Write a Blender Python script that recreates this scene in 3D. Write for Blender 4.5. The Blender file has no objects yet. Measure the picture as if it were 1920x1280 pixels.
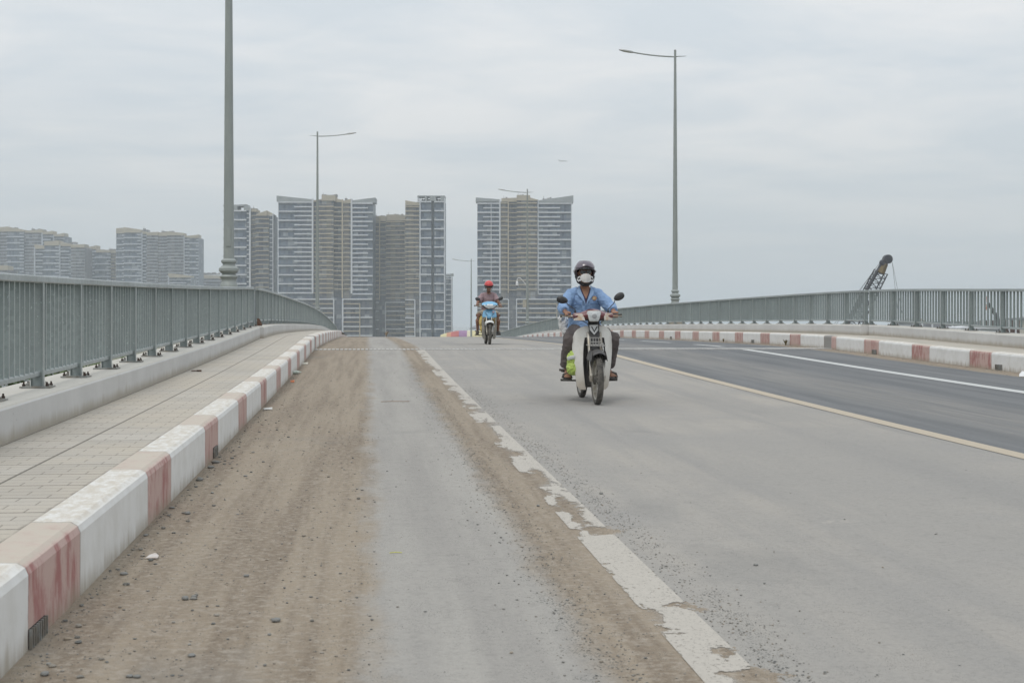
import bpy, bmesh, math, random
from mathutils import Vector, Matrix, noise
S = bpy.context.scene
COL = S.collection
R = math.radians
random.seed(7)

# ------------------------------------------------------------------ camera, sky, sun, exposure
F = 2667.0; HZ = 606.0; EYE = 1.25; TH = math.atan(0.1017)
cs, sn = math.cos(TH), math.sin(TH)
cam = bpy.data.cameras.new("camera"); camo = bpy.data.objects.new("camera", cam); COL.objects.link(camo)
camo.location = (0, 0, EYE); camo.rotation_euler = (R(90), 0, -TH)
cam.sensor_width = 36; cam.lens = F/1920*36; cam.shift_y = -(640-HZ)/1920
cam.clip_start = 0.1; cam.clip_end = 12000
cam.dof.use_dof = True; cam.dof.focus_distance = 17.0; cam.dof.aperture_fstop = 9
S.camera = camo
GZ = -12.0
SUN_EL, SUN_AZ = R(58), R(-150)     # azimuth measured clockwise from +Y
w = bpy.data.worlds.new("World"); S.world = w; w.use_nodes = True
nt = w.node_tree; nd = nt.nodes; lk = nt.links; nd.clear()
def wn(t, **k):
    n = nd.new(t)
    for a, b in k.items(): setattr(n, a, b)
    return n
bg = wn('ShaderNodeBackground'); wo = wn('ShaderNodeOutputWorld'); bg.inputs[1].default_value = 0.1
sky = wn('ShaderNodeTexSky', sky_type='NISHITA', sun_disc=False, sun_elevation=SUN_EL, sun_rotation=SUN_AZ,
         air_density=1.2, dust_density=3.0, altitude=10)
tc = wn('ShaderNodeTexCoord'); sep = wn('ShaderNodeSeparateXYZ'); lk.new(tc.outputs['Generated'], sep.inputs[0])
def wm(op, a, b=0.0, c=None):
    n = wn('ShaderNodeMath', operation=op)
    for i, v in enumerate((a, b) if c is None else (a, b, c)):
        if isinstance(v, (int, float)): n.inputs[i].default_value = v
        else: lk.new(v, n.inputs[i])
    return n.outputs[0]
zc = wm('MAXIMUM', sep.outputs[2], 0.0)
den = wm('ADD', zc, 0.09)
cmb = wn('ShaderNodeCombineXYZ')
lk.new(wm('DIVIDE', sep.outputs[0], den), cmb.inputs[0]); lk.new(wm('DIVIDE', sep.outputs[1], den), cmb.inputs[1])
n1 = wn('ShaderNodeTexNoise'); n1.inputs['Scale'].default_value = 0.55; n1.inputs['Detail'].default_value = 7; n1.inputs['Roughness'].default_value = 0.58; n1.inputs['Distortion'].default_value = 0.6
mpv = wn('ShaderNodeMapping'); mpv.inputs['Rotation'].default_value = (0, 0, R(28)); mpv.inputs['Scale'].default_value = (1.0, 1.25, 1); lk.new(cmb.outputs[0], mpv.inputs[0]); lk.new(mpv.outputs[0], n1.inputs['Vector'])
n2 = wn('ShaderNodeTexNoise'); n2.inputs['Scale'].default_value = 1.9; n2.inputs['Detail'].default_value = 7; n2.inputs['Distortion'].default_value = 0.8
lk.new(cmb.outputs[0], n2.inputs['Vector'])
cl = wm('ADD', wm('MULTIPLY', n1.outputs[0], 0.68), wm('MULTIPLY', n2.outputs[0], 0.32))
rp = wn('ShaderNodeValToRGB'); lk.new(cl, rp.inputs[0])
e = rp.color_ramp.elements
e[0].position = 0.42; e[0].color = (6.75, 7.3, 7.75, 1)
e[1].position = 0.60; e[1].color = (8.4, 8.5, 8.55, 1)
hz = wn('ShaderNodeMapRange'); hz.inputs[1].default_value = 0.0; hz.inputs[2].default_value = 0.16
lk.new(zc, hz.inputs[0])
hm = wn('ShaderNodeMix', data_type='RGBA'); lk.new(hz.outputs[0], hm.inputs[0])
hm.inputs[6].default_value = (6.15, 6.7, 7.05, 1); lk.new(rp.outputs[0], hm.inputs[7])
# brighter towards the zenith as real overcast is
zb = wm('MULTIPLY_ADD', zc, 0.85, 0.94)
sc_ = wn('ShaderNodeVectorMath', operation='SCALE'); lk.new(hm.outputs[2], sc_.inputs[0]); lk.new(zb, sc_.inputs[3])
mx = wn('ShaderNodeMix', data_type='RGBA'); mx.inputs[0].default_value = 0.93
lk.new(sky.outputs[0], mx.inputs[6]); lk.new(sc_.outputs[0], mx.inputs[7])
lk.new(mx.outputs[2], bg.inputs[0]); lk.new(bg.outputs[0], wo.inputs[0])
sl = bpy.data.lights.new("sun", 'SUN'); sl.energy = 1.0; sl.angle = R(22); sl.color = (1, 0.96, 0.9)
slo = bpy.data.objects.new("sun", sl); COL.objects.link(slo)
slo.rotation_euler = (R(90)-SUN_EL, 0, -SUN_AZ + math.pi)
S.view_settings.view_transform = 'Standard'; S.view_settings.look = 'None'
S.view_settings.exposure = -0.07; S.view_settings.gamma = 1.0
S.cycles.volume_bounces = 1; S.cycles.max_bounces = 8; S.cycles.transparent_max_bounces = 12
S.cycles.volume_step_rate = 4

# ------------------------------------------------------------------ road profile and pixel helpers
PY = [-60, -20, 0, 5, 8, 12, 18, 25, 33, 38, 46, 59, 72, 80, 95, 108, 121]
PZ = [-1.66, -.58, 0, .1546, .2476, .3626, .5473, .7829, 1.085, 1.17, 1.27, 1.41, 1.49, 1.48, 1.39, 1.21, .95]
def zr(Y):
    if Y > 121:
        z = .95-.01275*121-.035*(Y-121)
        return max(z, -11.96)
    for i in range(len(PY)-1):
        if Y <= PY[i+1]:
            t = (Y-PY[i])/(PY[i+1]-PY[i]); z = PZ[i]+t*(PZ[i+1]-PZ[i]); break
    return z-.01275*Y
def zs(Y, w_=2.5):   # smoothed profile
    return (zr(Y-w_)+2*zr(Y)+zr(Y+w_))/4
def W(x, y, D):      # point of the place seen at photo pixel x, y at depth D
    r = (x-960)/F*D
    return Vector((r*cs+D*sn, D*cs-r*sn, EYE+(HZ-y)/F*D))
def on_road(x, y, h=0.0):
    D = 10.0
    for _ in range(60):
        p = W(x, y, D); zt = zs(p.y)+h
        Dn = (EYE-zt)*F/(y-HZ); D = .6*D+.4*Dn
    p = W(x, y, D); return Vector((p.x, p.y, zs(p.y)+h))

# ------------------------------------------------------------------ object helpers
def tag(o, label=None, cat=None, group=None, kind=None):
    if label: o['label'] = label
    if cat: o['category'] = cat
    if group: o['group'] = group
    if kind: o['kind'] = kind
    return o
def thing(name, label, cat, loc=(0, 0, 0), rz=0.0, group=None):
    o = bpy.data.objects.new(name, None); COL.objects.link(o); o.empty_display_size = .3
    o.location = loc; o.rotation_euler = (0, 0, rz)
    return tag(o, label, cat, group)
def copy_tree(o, parent=None):
    c = o.copy(); COL.objects.link(c); c.parent = parent
    for ch in list(o.children): copy_tree(ch, c)
    return c
class MB:
    def __init__(s): s.v = []; s.f = []; s.m = []; s.mi = 0
    def add(s, vs, fs):
        b = len(s.v); s.v += [tuple(v) for v in vs]
        for f in fs: s.f.append(tuple(b+i for i in f)); s.m.append(s.mi)
        return s
    def mat(s, i): s.mi = i; return s
    def box(s, c, d, rot=None):
        x, y, z = (k/2 for k in d); vs = [Vector((a*x, b_*y, e_*z)) for a in (-1, 1) for b_ in (-1, 1) for e_ in (-1, 1)]
        if rot is not None: vs = [rot @ v for v in vs]
        c = Vector(c); return s.add([v+c for v in vs], [(0, 1, 3, 2), (4, 6, 7, 5), (0, 4, 5, 1), (2, 3, 7, 6), (0, 2, 6, 4), (1, 5, 7, 3)])
    def b2(s, x0, x1, y0, y1, z0, z1): return s.box(((x0+x1)/2, (y0+y1)/2, (z0+z1)/2), (x1-x0, y1-y0, z1-z0))
    def loft(s, rings, caps=True, closed=False):
        n = len(rings[0]); b = len(s.v); fs = []
        vs = [v for r_ in rings for v in r_]
        m = len(rings)
        for i in range(m if closed else m-1):
            for j in range(n):
                a = i*n+j; a2 = i*n+(j+1) % n; c = ((i+1) % m)*n+j; c2 = ((i+1) % m)*n+(j+1) % n
                fs.append((a, a2, c2, c))
        if caps and not closed: fs.append(tuple(range(n-1, -1, -1))); fs.append(tuple((m-1)*n+k for k in range(n)))
        return s.add(vs, fs)
    def tube(s, pts, rad, n=10, flat=1.0, up=(0, 0, 1), caps=True):
        pts = [Vector(p) for p in pts]; m = len(pts)
        if not isinstance(rad, (list, tuple)): rad = [rad]*m
        rings = []; U = Vector(up)
        for i, p in enumerate(pts):
            d = (pts[min(i+1, m-1)]-pts[max(i-1, 0)]).normalized()
            a = d.cross(U)
            if a.length < 1e-3: a = d.cross(Vector((1, 0, 0)))
            a.normalize(); b_ = d.cross(a).normalized()
            ra, rb = (rad[i] if isinstance(rad[i], (tuple, list)) else (rad[i], rad[i]*flat))
            rings.append([p+a*ra*math.cos(2*math.pi*k/n)+b_*rb*math.sin(2*math.pi*k/n) for k in range(n)])
        return s.loft(rings, caps)
    def lathe(s, prof, c=(0, 0, 0), axis='z', n=20, caps=True):   # prof: (radius, height)
        c = Vector(c); rings = []
        for r_, h in prof:
            ring = []
            for k in range(n):
                a = 2*math.pi*k/n; x, y = r_*math.cos(a), r_*math.sin(a)
                ring.append(c+(Vector((x, y, h)) if axis == 'z' else Vector((h, x, y)) if axis == 'x' else Vector((x, h, y))))
            rings.append(ring)
        return s.loft(rings, caps)
    def ring(s, prof, c=(0, 0, 0), axis='x', n=40):               # closed profile (radius, offset) swept round
        c = Vector(c); rings = []
        for k in range(n):
            a = 2*math.pi*k/n; ca, sa = math.cos(a), math.sin(a)
            rings.append([c+(Vector((h, r_*ca, r_*sa)) if axis == 'x' else Vector((r_*ca, r_*sa, h))) for r_, h in prof])
        return s.loft(rings, False, True)
    def ball(s, c, r, n=12, m=8):
        c = Vector(c); r = (r, r, r) if isinstance(r, (int, float)) else r
        rings = []
        for i in range(m+1):
            t = math.pi*(i if 0 < i < m else (0.02 if i == 0 else m-.02))/m
            rings.append([c+Vector((r[0]*math.sin(t)*math.cos(2*math.pi*k/n), r[1]*math.sin(t)*math.sin(2*math.pi*k/n), -r[2]*math.cos(t))) for k in range(n)])
        return s.loft(rings, True)
    def prism(s, poly, z0, z1, ax='z'):   # polygon extruded along an axis
        def P(a, b_, h): return (a, b_, h) if ax == 'z' else (a, h, b_) if ax == 'y' else (h, a, b_)
        n = len(poly); vs = [P(a, b_, z0) for a, b_ in poly]+[P(a, b_, z1) for a, b_ in poly]
        fs = [tuple(range(n-1, -1, -1)), tuple(range(n, 2*n))]+[(i, (i+1) % n, n+(i+1) % n, n+i) for i in range(n)]
        return s.add(vs, fs)
    def rows(s, rws, yf, nx=12, thick=.008):   # shell given by rows (z, xl, xr), y from yf(x, z)
        g = []
        for z, a, b_ in rws: g.append([(a+(b_-a)*k/nx, z) for k in range(nx+1)])
        nr = len(g); vs = [(x, yf(x, z), z) for r_ in g for x, z in r_]+[(x, yf(x, z)+thick, z) for r_ in g for x, z in r_]
        N = nr*(nx+1); fs = []; q = nx+1
        for i in range(nr-1):
            for j in range(nx):
                a = i*q+j; fs += [(a, a+1, a+q+1, a+q), (N+a, N+a+q, N+a+q+1, N+a+1)]
        for i in range(nr-1): 
            a = i*q; fs += [(a, a+q, N+a+q, N+a), (a+nx, N+a+nx, N+a+q+nx, a+q+nx)]
        for j in range(nx): fs += [(j, N+j, N+j+1, j+1), ((nr-1)*q+j, (nr-1)*q+j+1, N+(nr-1)*q+j+1, N+(nr-1)*q+j)]
        return s.add(vs, fs)
    def build(s, name, mats, parent=None, smooth=False, bevel=0, sub=0, fix=True):
        me = bpy.data.meshes.new(name); me.from_pydata(s.v, [], s.f)
        if not isinstance(mats, (list, tuple)): mats = [mats]
        for m in mats: me.materials.append(m)
        me.polygons.foreach_set('material_index', s.m)
        if fix:
            bm = bmesh.new(); bm.from_mesh(me); bmesh.ops.recalc_face_normals(bm, faces=bm.faces); bm.to_mesh(me); bm.free()
        if smooth:
            me.polygons.foreach_set('use_smooth', [True]*len(me.polygons))
            if smooth != 'all': me.set_sharp_from_angle(angle=R(40))
        o = bpy.data.objects.new(name, me); COL.objects.link(o)
        if parent: o.parent = parent
        if bevel:
            b = o.modifiers.new('bevel', 'BEVEL'); b.width = bevel; b.segments = 2; b.limit_method = 'ANGLE'
        if sub:
            b = o.modifiers.new('sub', 'SUBSURF'); b.levels = sub; b.render_levels = sub
        return o

# ------------------------------------------------------------------ material helpers
class G:
    def __init__(s, name):
        s.m = bpy.data.materials.new(name); s.m.use_nodes = True; s.t = s.m.node_tree; s.n = s.t.nodes; s.l = s.t.links
        s.p = s.n['Principled BSDF']; s._tc = s.n.new('ShaderNodeTexCoord'); s.obj = s._tc.outputs['Object']
        s._s = s.n.new('ShaderNodeSeparateXYZ'); s.l.new(s.obj, s._s.inputs[0]); s.x, s.y, s.z = s._s.outputs
    def put(s, sock, v):
        if isinstance(v, bpy.types.NodeSocket): s.l.new(v, sock)
        elif isinstance(v, (tuple, list)) and len(v) == 3 and sock.type == 'RGBA': sock.default_value = (*v, 1)
        else: sock.default_value = v
    def math(s, op, a, b=0.0, c=None, clamp=False):
        n = s.n.new('ShaderNodeMath'); n.operation = op; n.use_clamp = clamp
        s.put(n.inputs[0], a); s.put(n.inputs[1], b)
        if c is not None: s.put(n.inputs[2], c)
        return n.outputs[0]
    def vec(s, x, y, z):
        n = s.n.new('ShaderNodeCombineXYZ')
        for i, v in enumerate((x, y, z)): s.put(n.inputs[i], v)
        return n.outputs[0]
    def scale(s, v, k):
        n = s.n.new('ShaderNodeVectorMath'); n.operation = 'MULTIPLY'; s.put(n.inputs[0], v); n.inputs[1].default_value = k; return n.outputs[0]
    def noise(s, scale=5, detail=3, rough=.55, vec=None, dist=0.0):
        n = s.n.new('ShaderNodeTexNoise'); s.put(n.inputs['Vector'], vec if vec is not None else s.obj)
        n.inputs['Scale'].default_value = scale; n.inputs['Detail'].default_value = detail; n.inputs['Roughness'].default_value = rough
        n.inputs['Distortion'].default_value = dist
        return n.outputs[0]
    def vor(s, scale=5, vec=None, out='Distance', rand=1.0):
        n = s.n.new('ShaderNodeTexVoronoi'); s.put(n.inputs['Vector'], vec if vec is not None else s.obj); n.inputs['Scale'].default_value = scale
        n.inputs['Randomness'].default_value = rand
        return n.outputs[out]
    def white(s, vec):
        n = s.n.new('ShaderNodeTexWhiteNoise'); n.noise_dimensions = '3D'; s.put(n.inputs['Vector'], vec); return n.outputs[0]
    def sm(s, x, lo, hi, a=0.0, b=1.0):
        n = s.n.new('ShaderNodeMapRange'); n.interpolation_type = 'SMOOTHSTEP'
        for i, v in enumerate((x, lo, hi, a, b)): s.put(n.inputs[i], v)
        return n.outputs[0]
    def mix(s, f, a, b, mode='MIX'):
        n = s.n.new('ShaderNodeMix'); n.data_type = 'RGBA'; n.blend_type = mode
        s.put(n.inputs[0], f); s.put(n.inputs[6], a); s.put(n.inputs[7], b); return n.outputs[2]
    def bump(s, h, st=.3, d=.01):
        n = s.n.new('ShaderNodeBump'); s.put(n.inputs['Height'], h); n.inputs['Strength'].default_value = st; n.inputs['Distance'].default_value = d
        s.l.new(n.outputs[0], s.p.inputs['Normal'])
    def end(s, col=None, rough=None, metal=None):
        if col is not None: s.put(s.p.inputs['Base Color'], col)
        if rough is not None: s.put(s.p.inputs['Roughness'], rough)
        if metal is not None: s.put(s.p.inputs['Metallic'], metal)
        return s.m
def pm(name, c1, c2=None, scale=8, rough=.6, metal=0.0, bump=0.0, bs=None, bd=.005, stretch=(1, 1, 1), lo=.35, hi=.65, coat=0, spec=None):
    g = G(name); c2 = c2 or tuple(k*.82 for k in c1)
    v = g.scale(g.obj, stretch); n = g.noise(scale, 4, .6, v)
    g.end(g.mix(g.sm(n, lo, hi), c1, c2), rough, metal)
    if bump: g.bump(g.noise(bs or scale*4, 4, .6, v), bump, bd)
    if coat: g.p.inputs['Coat Weight'].default_value = coat
    if spec is not None: g.p.inputs['Specular IOR Level'].default_value = spec
    return g.m

PATCH = []
for px, py, rx, ry in ((1285, 1140, 30, 6), (1348, 1216, 24, 8), (1424, 1268, 62, 14), (1128, 994, 34, 6), (1066, 950, 22, 15), (1012, 893, 12, 11), (968, 850, 16, 3), (1086, 975, 16, 8)):
    q = on_road(px, py); D_ = q.y*cs+q.x*sn; PATCH.append((q.x, q.y, rx*D_/F, ry*D_*D_/(F*1.2)))
def patchmask(g):
    wob_ = g.noise(30, 5, .8); out = None
    wx = g.math('MULTIPLY', g.math('SUBTRACT', g.noise(7.5, 4, .7), .5), .22); wy = g.math('MULTIPLY', g.math('SUBTRACT', g.noise(6.0, 4, .7, g.vec(g.y, g.x, 4.0)), .5), .9)
    for cx, cy, rx, ry in PATCH:
        dx = g.math('DIVIDE', g.math('SUBTRACT', g.math('ADD', g.x, wx), cx), rx); dy = g.math('DIVIDE', g.math('SUBTRACT', g.math('ADD', g.y, wy), cy), ry*1.15)
        d = g.math('ADD', g.math('ADD', g.math('MULTIPLY', dx, dx), g.math('MULTIPLY', dy, dy)), g.math('MULTIPLY', g.math('SUBTRACT', wob_, .5), 3.0))
        m = g.sm(d, 1.25, .75); out = m if out is None else g.math('MAXIMUM', out, m)
    return out
X_KL, X_KR = -1.195, 10.88
STR_L0, STR_R0, PER = 5.18-2.765*40, 23.94-2.765*40, 2.765

# road: dusty asphalt with the mud lying on it
g = G('dusty_asphalt')
X, Y = g.x, g.y
fine = g.noise(70, 3, .7); med = g.noise(3.2, 5, .65); big = g.noise(.35, 4, .6)
st = g.noise(1.0, 5, .6, g.vec(g.math('MULTIPLY', X, 3.2), g.math('MULTIPLY', Y, .16), 0.0))     # long streaks of wheel dust
st2 = g.noise(1.0, 4, .55, g.vec(g.math('MULTIPLY', X, 9), g.math('MULTIPLY', Y, .35), 3.0))
grey = g.mix(g.sm(st, .3, .7), (.265, .252, .235), (.325, .31, .285))
warm = g.mix(g.sm(big, .35, .65), (.33, .308, .278), (.272, .262, .248))
lane = g.mix(g.sm(st, .35, .68), warm, (.28, .268, .25))
right = g.mix(g.sm(st, .3, .7), (.114, .12, .126), (.162, .166, .17))
right = g.mix(g.math('MULTIPLY', g.sm(g.math('ABSOLUTE', g.math('SUBTRACT', X, 6.6)), 1.1, .2), g.sm(st2, .3, .7, .2, .75)), right, (.235, .225, .21))
tyre = g.math('MAXIMUM', g.sm(g.math('ABSOLUTE', g.math('SUBTRACT', X, 2.35)), .45, .05), g.sm(g.math('ABSOLUTE', g.math('SUBTRACT', X, 4.1)), .45, .05))
lane = g.mix(g.math('MULTIPLY', tyre, g.sm(st, .3, .7, .15, .6)), lane, (.24, .234, .225))
wob = g.math('MULTIPLY', g.math('SUBTRACT', med, .5), .34)
Xw = g.math('ADD', X, wob)
col = g.mix(g.sm(Xw, 1.1, 1.5), grey, lane)
col = g.mix(g.sm(g.math('ADD', X, g.math('MULTIPLY', g.math('SUBTRACT', st2, .5), .5)), 4.95, 5.35), col, right)
edge_n = g.noise(2.4, 6, .7, g.vec(X, g.math('MULTIPLY', Y, .55), 0.0))
en = g.math('MULTIPLY', g.math('SUBTRACT', edge_n, .5), .42)
mud1 = g.sm(g.math('ADD', g.math('ADD', X, en), g.math('MULTIPLY', g.math('SUBTRACT', st2, .5), .12)), .13, -.08)
mud2 = g.math('MULTIPLY', g.sm(g.math('ADD', X, g.math('MULTIPLY', en, .8)), .68, .88), g.sm(g.math('ADD', X, g.math('MULTIPLY', en, .9)), 1.30, 1.12))
mud3 = g.sm(g.math('ADD', X, g.math('MULTIPLY', en, .6)), 10.25, 10.42)
mud = g.math('MAXIMUM', g.math('MAXIMUM', g.math('MAXIMUM', mud1, mud2), mud3), patchmask(g))
tr = g.noise(1, 5, .6, g.vec(g.math('MULTIPLY', X, 6.5), g.math('MULTIPLY', Y, .22), 5.0))
mudc = g.mix(g.sm(tr, .36, .62), (.182, .144, .105), (.262, .216, .162))
mudc = g.mix(g.sm(g.noise(26, 4, .75), .42, .72), mudc, (.31, .27, .222))
col = g.mix(g.math('MULTIPLY', mud, g.sm(fine, .15, .5, .72, 1.0)), col, mudc)
# grit, dark and light specks, thicker at the edges of the dirt
dens = g.math('MAXIMUM', g.math('MULTIPLY', g.sm(g.math('ABSOLUTE', g.math('SUBTRACT', Xw, .80)), .22, 0), .9), g.math('MULTIPLY', g.sm(g.math('ABSOLUTE', g.math('SUBTRACT', Xw, 1.42)), .2, 0), .8))
dens = g.math('MAXIMUM', dens, g.sm(X, 3.5, 1.4, .12, .42))
sp = g.vor(95); sp2 = g.vor(42)
thr = g.math('MULTIPLY_ADD', dens, .34, .07)
dark = g.math('MULTIPLY', g.math('LESS_THAN', sp, thr), g.sm(g.noise(6, 3), .38, .6))
dark2 = g.math('LESS_THAN', sp2, g.math('MULTIPLY_ADD', dens, .10, .012))
col = g.mix(g.math('MULTIPLY', g.math('MAXIMUM', dark, dark2), .72), col, (.06, .065, .062))
mo = g.noise(11, 5, .72); mo2 = g.noise(38, 3, .7)
col = g.mix(g.sm(mo, .5, .72, 0, .34), col, g.mix(1.0, col, (.74, .74, .74), 'MULTIPLY'))
col = g.mix(g.sm(mo2, .52, .70, 0, .40), col, g.mix(1.0, col, (.66, .67, .67), 'MULTIPLY'))
col = g.mix(g.sm(mo2, .46, .30, 0, .30), col, g.mix(1.0, col, (1.25, 1.23, 1.2), 'MULTIPLY'))
col = g.mix(g.math('MULTIPLY', g.sm(g.noise(140, 2), .3, .75), .28), col, g.mix(1.0, col, (1.28, 1.28, 1.27), 'MULTIPLY'))
scf = g.noise(1.0, 3, .5, g.vec(g.math('MULTIPLY', X, 1.3), g.math('MULTIPLY', Y, 1.9), 8.0))
col = g.mix(g.math('MULTIPLY', g.math('MULTIPLY', g.sm(scf, .70, .74), g.sm(X, 1.6, 2.0)), g.sm(g.noise(20, 3), .35, .6, 0, .5)), col, (.40, .37, .33))
scd = g.noise(1.0, 4, .6, g.vec(g.math('MULTIPLY', X, .8), g.math('MULTIPLY', Y, .5), 12.0))
col = g.mix(g.math('MULTIPLY', g.sm(scd, .60, .72), .25), col, (.17, .17, .165))
g.bump(g.math('ADD', g.math('MULTIPLY', fine, .5), g.math('MULTIPLY', g.noise(18, 4), .5)), .5, .02)
ROAD = g.end(col, .88)
g.p.inputs['Specular IOR Level'].default_value = .3

# painted line, with dirt lying across it; u runs 0..1 from its left edge
def paint(name, c, xl, xr, dirt, wear):
    g = G(name); u = g.math('DIVIDE', g.math('SUBTRACT', g.x, xl), xr-xl)
    n = g.noise(1.0, 6, .70, g.vec(g.math('MULTIPLY', g.x, 3.0), g.math('MULTIPLY', g.y, 1.1), 1.7))
    nf = g.noise(1.0, 4, .7, g.vec(g.math('MULTIPLY', g.x, 6.0), g.math('MULTIPLY', g.y, 16.0), 4.4))
    a = g.math('ADD', g.math('ADD', g.math('MULTIPLY', n, .84), g.math('MULTIPLY', nf, .16)), g.math('MULTIPLY', g.math('SUBTRACT', .5, u), .13))
    if name == 'worn_white_paint': a = g.math('ADD', g.math('SUBTRACT', a, g.sm(g.y, 9.0, 6.5, 0, .055)), g.math('MULTIPLY', g.math('MULTIPLY', g.sm(g.y, 7.2, 9.0), g.sm(g.y, 17, 11)), .02))
    d = g.sm(a, dirt-.006, dirt+.02)
    if name == 'worn_white_paint': d = g.math('MAXIMUM', d, patchmask(g)); d = g.math('MAXIMUM', d, g.math('MULTIPLY', g.sm(g.noise(60, 3, .75), .60, .66), .75))
    sp = g.vor(60); k = g.math('LESS_THAN', sp, .16)
    col = g.mix(g.sm(g.noise(30, 4, .7), .3, .75, 0, .45), c, tuple(q*.78 for q in c))
    col = g.mix(g.math('MULTIPLY', k, g.sm(g.noise(5, 3), .42, .6, 0, .7)), col, (.10, .10, .095))
    # worn right through
    wn_ = g.math('GREATER_THAN', g.noise(7, 6, .75, g.vec(g.math('MULTIPLY', g.x, 1.5), g.y, 9.0)), wear)
    g.put(g.p.inputs['Alpha'], g.math('MULTIPLY', g.math('SUBTRACT', 1.0, d), g.math('SUBTRACT', 1.0, wn_)))
    return g.end(col, .8)
P_WHITE = paint('worn_white_paint', (.43, .40, .355), 1.09, 1.296, .515, .68)
P_YEL = paint('worn_yellow_paint', (.43, .37, .285), 5.1, 5.29, .80, .74)
P_RW = paint('clean_white_paint', (.50, .51, .50), 8.64, 8.86, .84, .74)

# concrete family
def concrete(name, c1, c2, dirtc=(.22, .19, .14), zbase=None, sc=3.0, r=.85):
    g = G(name); n = g.noise(sc, 6, .65); f = g.noise(sc*16, 3, .7)
    col = g.mix(g.sm(n, .3, .7), c1, c2); col = g.mix(g.sm(f, .45, .8, 0, .3), col, tuple(k*.7 for k in c1))
    pit = g.vor(22); col = g.mix(g.math('MULTIPLY', g.math('LESS_THAN', pit, .09), g.sm(g.noise(3.1), .45, .6)), col, (.12, .11, .10))
    dr = g.noise(5, 4, .6, g.vec(g.math('MULTIPLY', g.x, 2), g.math('MULTIPLY', g.y, 2.0), g.math('MULTIPLY', g.z, .25)))
    col = g.mix(g.sm(dr, .52, .75, 0, .35), col, (.30, .285, .25))
    g.bump(g.math('ADD', f, n), .2, .006); return g.end(col, r)
def zprof(g):          # height above the road surface is approximated inside kerb materials by an attribute
    a = g.n.new('ShaderNodeAttribute'); a.attribute_name = 'hh'; return a.outputs['Fac']
g = G('parapet_concrete'); h = zprof(g)
n = g.noise(1.6, 6, .6); f = g.noise(55, 3, .7)
col = g.mix(g.sm(n, .3, .7), (.49, .485, .475), (.55, .545, .535)); col = g.mix(g.sm(f, .5, .8, 0, .25), col, (.34, .33, .31))
dr = g.noise(3.0, 5, .65, g.vec(g.math('MULTIPLY', g.x, 1), g.math('MULTIPLY', g.y, 2.6), g.math('MULTIPLY', g.z, .3)))
col = g.mix(g.math('MULTIPLY', g.sm(g.math('ADD', h, g.math('MULTIPLY', dr, -.14)), .05, -.06), .7), col, (.30, .255, .185))
col = g.mix(g.sm(h, .232, .238, 0, .75), col, (.50, .475, .42))
col = g.mix(g.math('MULTIPLY', g.math('LESS_THAN', g.vor(14), .07), g.sm(g.noise(2.2), .45, .6)), col, (.16, .15, .14))
col = g.mix(g.sm(dr, .55, .8, 0, .30), col, (.33, .31, .28))
g.bump(f, .15, .004); PARA = g.end(col, .82)

def kerbmat(name, y0, phase_frac, red_only=False):
    g = G(name); h = zprof(g)
    yy = g.math('ADD', g.y, g.math('MULTIPLY', g.math('SUBTRACT', g.noise(9, 3), .5), .03))
    ph = g.math('DIVIDE', g.math('SUBTRACT', yy, y0), PER); fr = g.math('FRACT', ph)
    red = g.math('LESS_THAN', fr, phase_frac)
    wv = g.noise(1, 6, .72, g.vec(g.math('MULTIPLY', g.x, 12), g.math('MULTIPLY', g.y, 7), g.math('MULTIPLY', g.z, 2.2)))
    wh = g.mix(g.sm(g.noise(5, 5, .65), .35, .7), (.70, .70, .69), (.63, .625, .605))
    rd = g.mix(g.math('MULTIPLY', g.sm(wv, .36, .54), g.sm(g.noise(3.3, 6, .75), .25, .5, .35, 1)), (.33, .125, .12), (.50, .36, .325))
    fade = g.white(g.vec(g.math('FLOOR', ph), 2.0, 1.0)); rd = g.mix(g.math('MULTIPLY', fade, .55), rd, (.47, .33, .295))
    top = g.sm(h, .285, .305)
    rd = g.mix(g.math('MULTIPLY', top, g.sm(g.noise(8, 5, .7), .25, .6, .6, 1.0)), rd, (.47, .42, .355))
    wh = g.mix(g.math('MULTIPLY', top, g.sm(g.noise(7, 6, .75, g.vec(g.math('MULTIPLY', g.x, 2.5), g.y, 0.0)), .38, .6, .2, .9)), wh, (.50, .455, .385))
    col = g.mix(red, wh, rd)
    # grey mould lines, drips, splashes and the dirt at the foot
    dn = g.noise(4, 5, .6, g.vec(g.math('MULTIPLY', g.x, 2), g.math('MULTIPLY', g.y, 4), g.math('MULTIPLY', g.z, .6)))
    col = g.mix(g.math('MULTIPLY', g.sm(g.math('ADD', h, g.math('MULTIPLY', dn, -.20)), .0, -.13), .75), col, (.32, .27, .20))
    col = g.mix(g.sm(dn, .6, .85, 0, .22), col, (.42, .40, .36))
    ch = g.math('GREATER_THAN', g.noise(22, 5, .75), .69); col = g.mix(g.math('MULTIPLY', ch, .75), col, (.30, .28, .25))
    jt = g.math('LESS_THAN', g.math('ABSOLUTE', g.math('SUBTRACT', g.math('ABSOLUTE', g.math('SUBTRACT', fr, phase_frac/2)), phase_frac/2)), .0022)
    col = g.mix(g.math('MULTIPLY', jt, .6), col, (.13, .11, .10))
    un = g.math('LESS_THAN', g.math('ABSOLUTE', g.math('SUBTRACT', g.y, 32.86)), .27)
    col = g.mix(un, col, (.235, .225, .21))
    g.bump(g.noise(40, 4, .7), .25, .005)
    return g.end(col, .72)
KERB_L = kerbmat('painted_kerb_left', STR_L0, .335); KERB_R = kerbmat('painted_kerb_right', STR_R0, .33)

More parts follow.
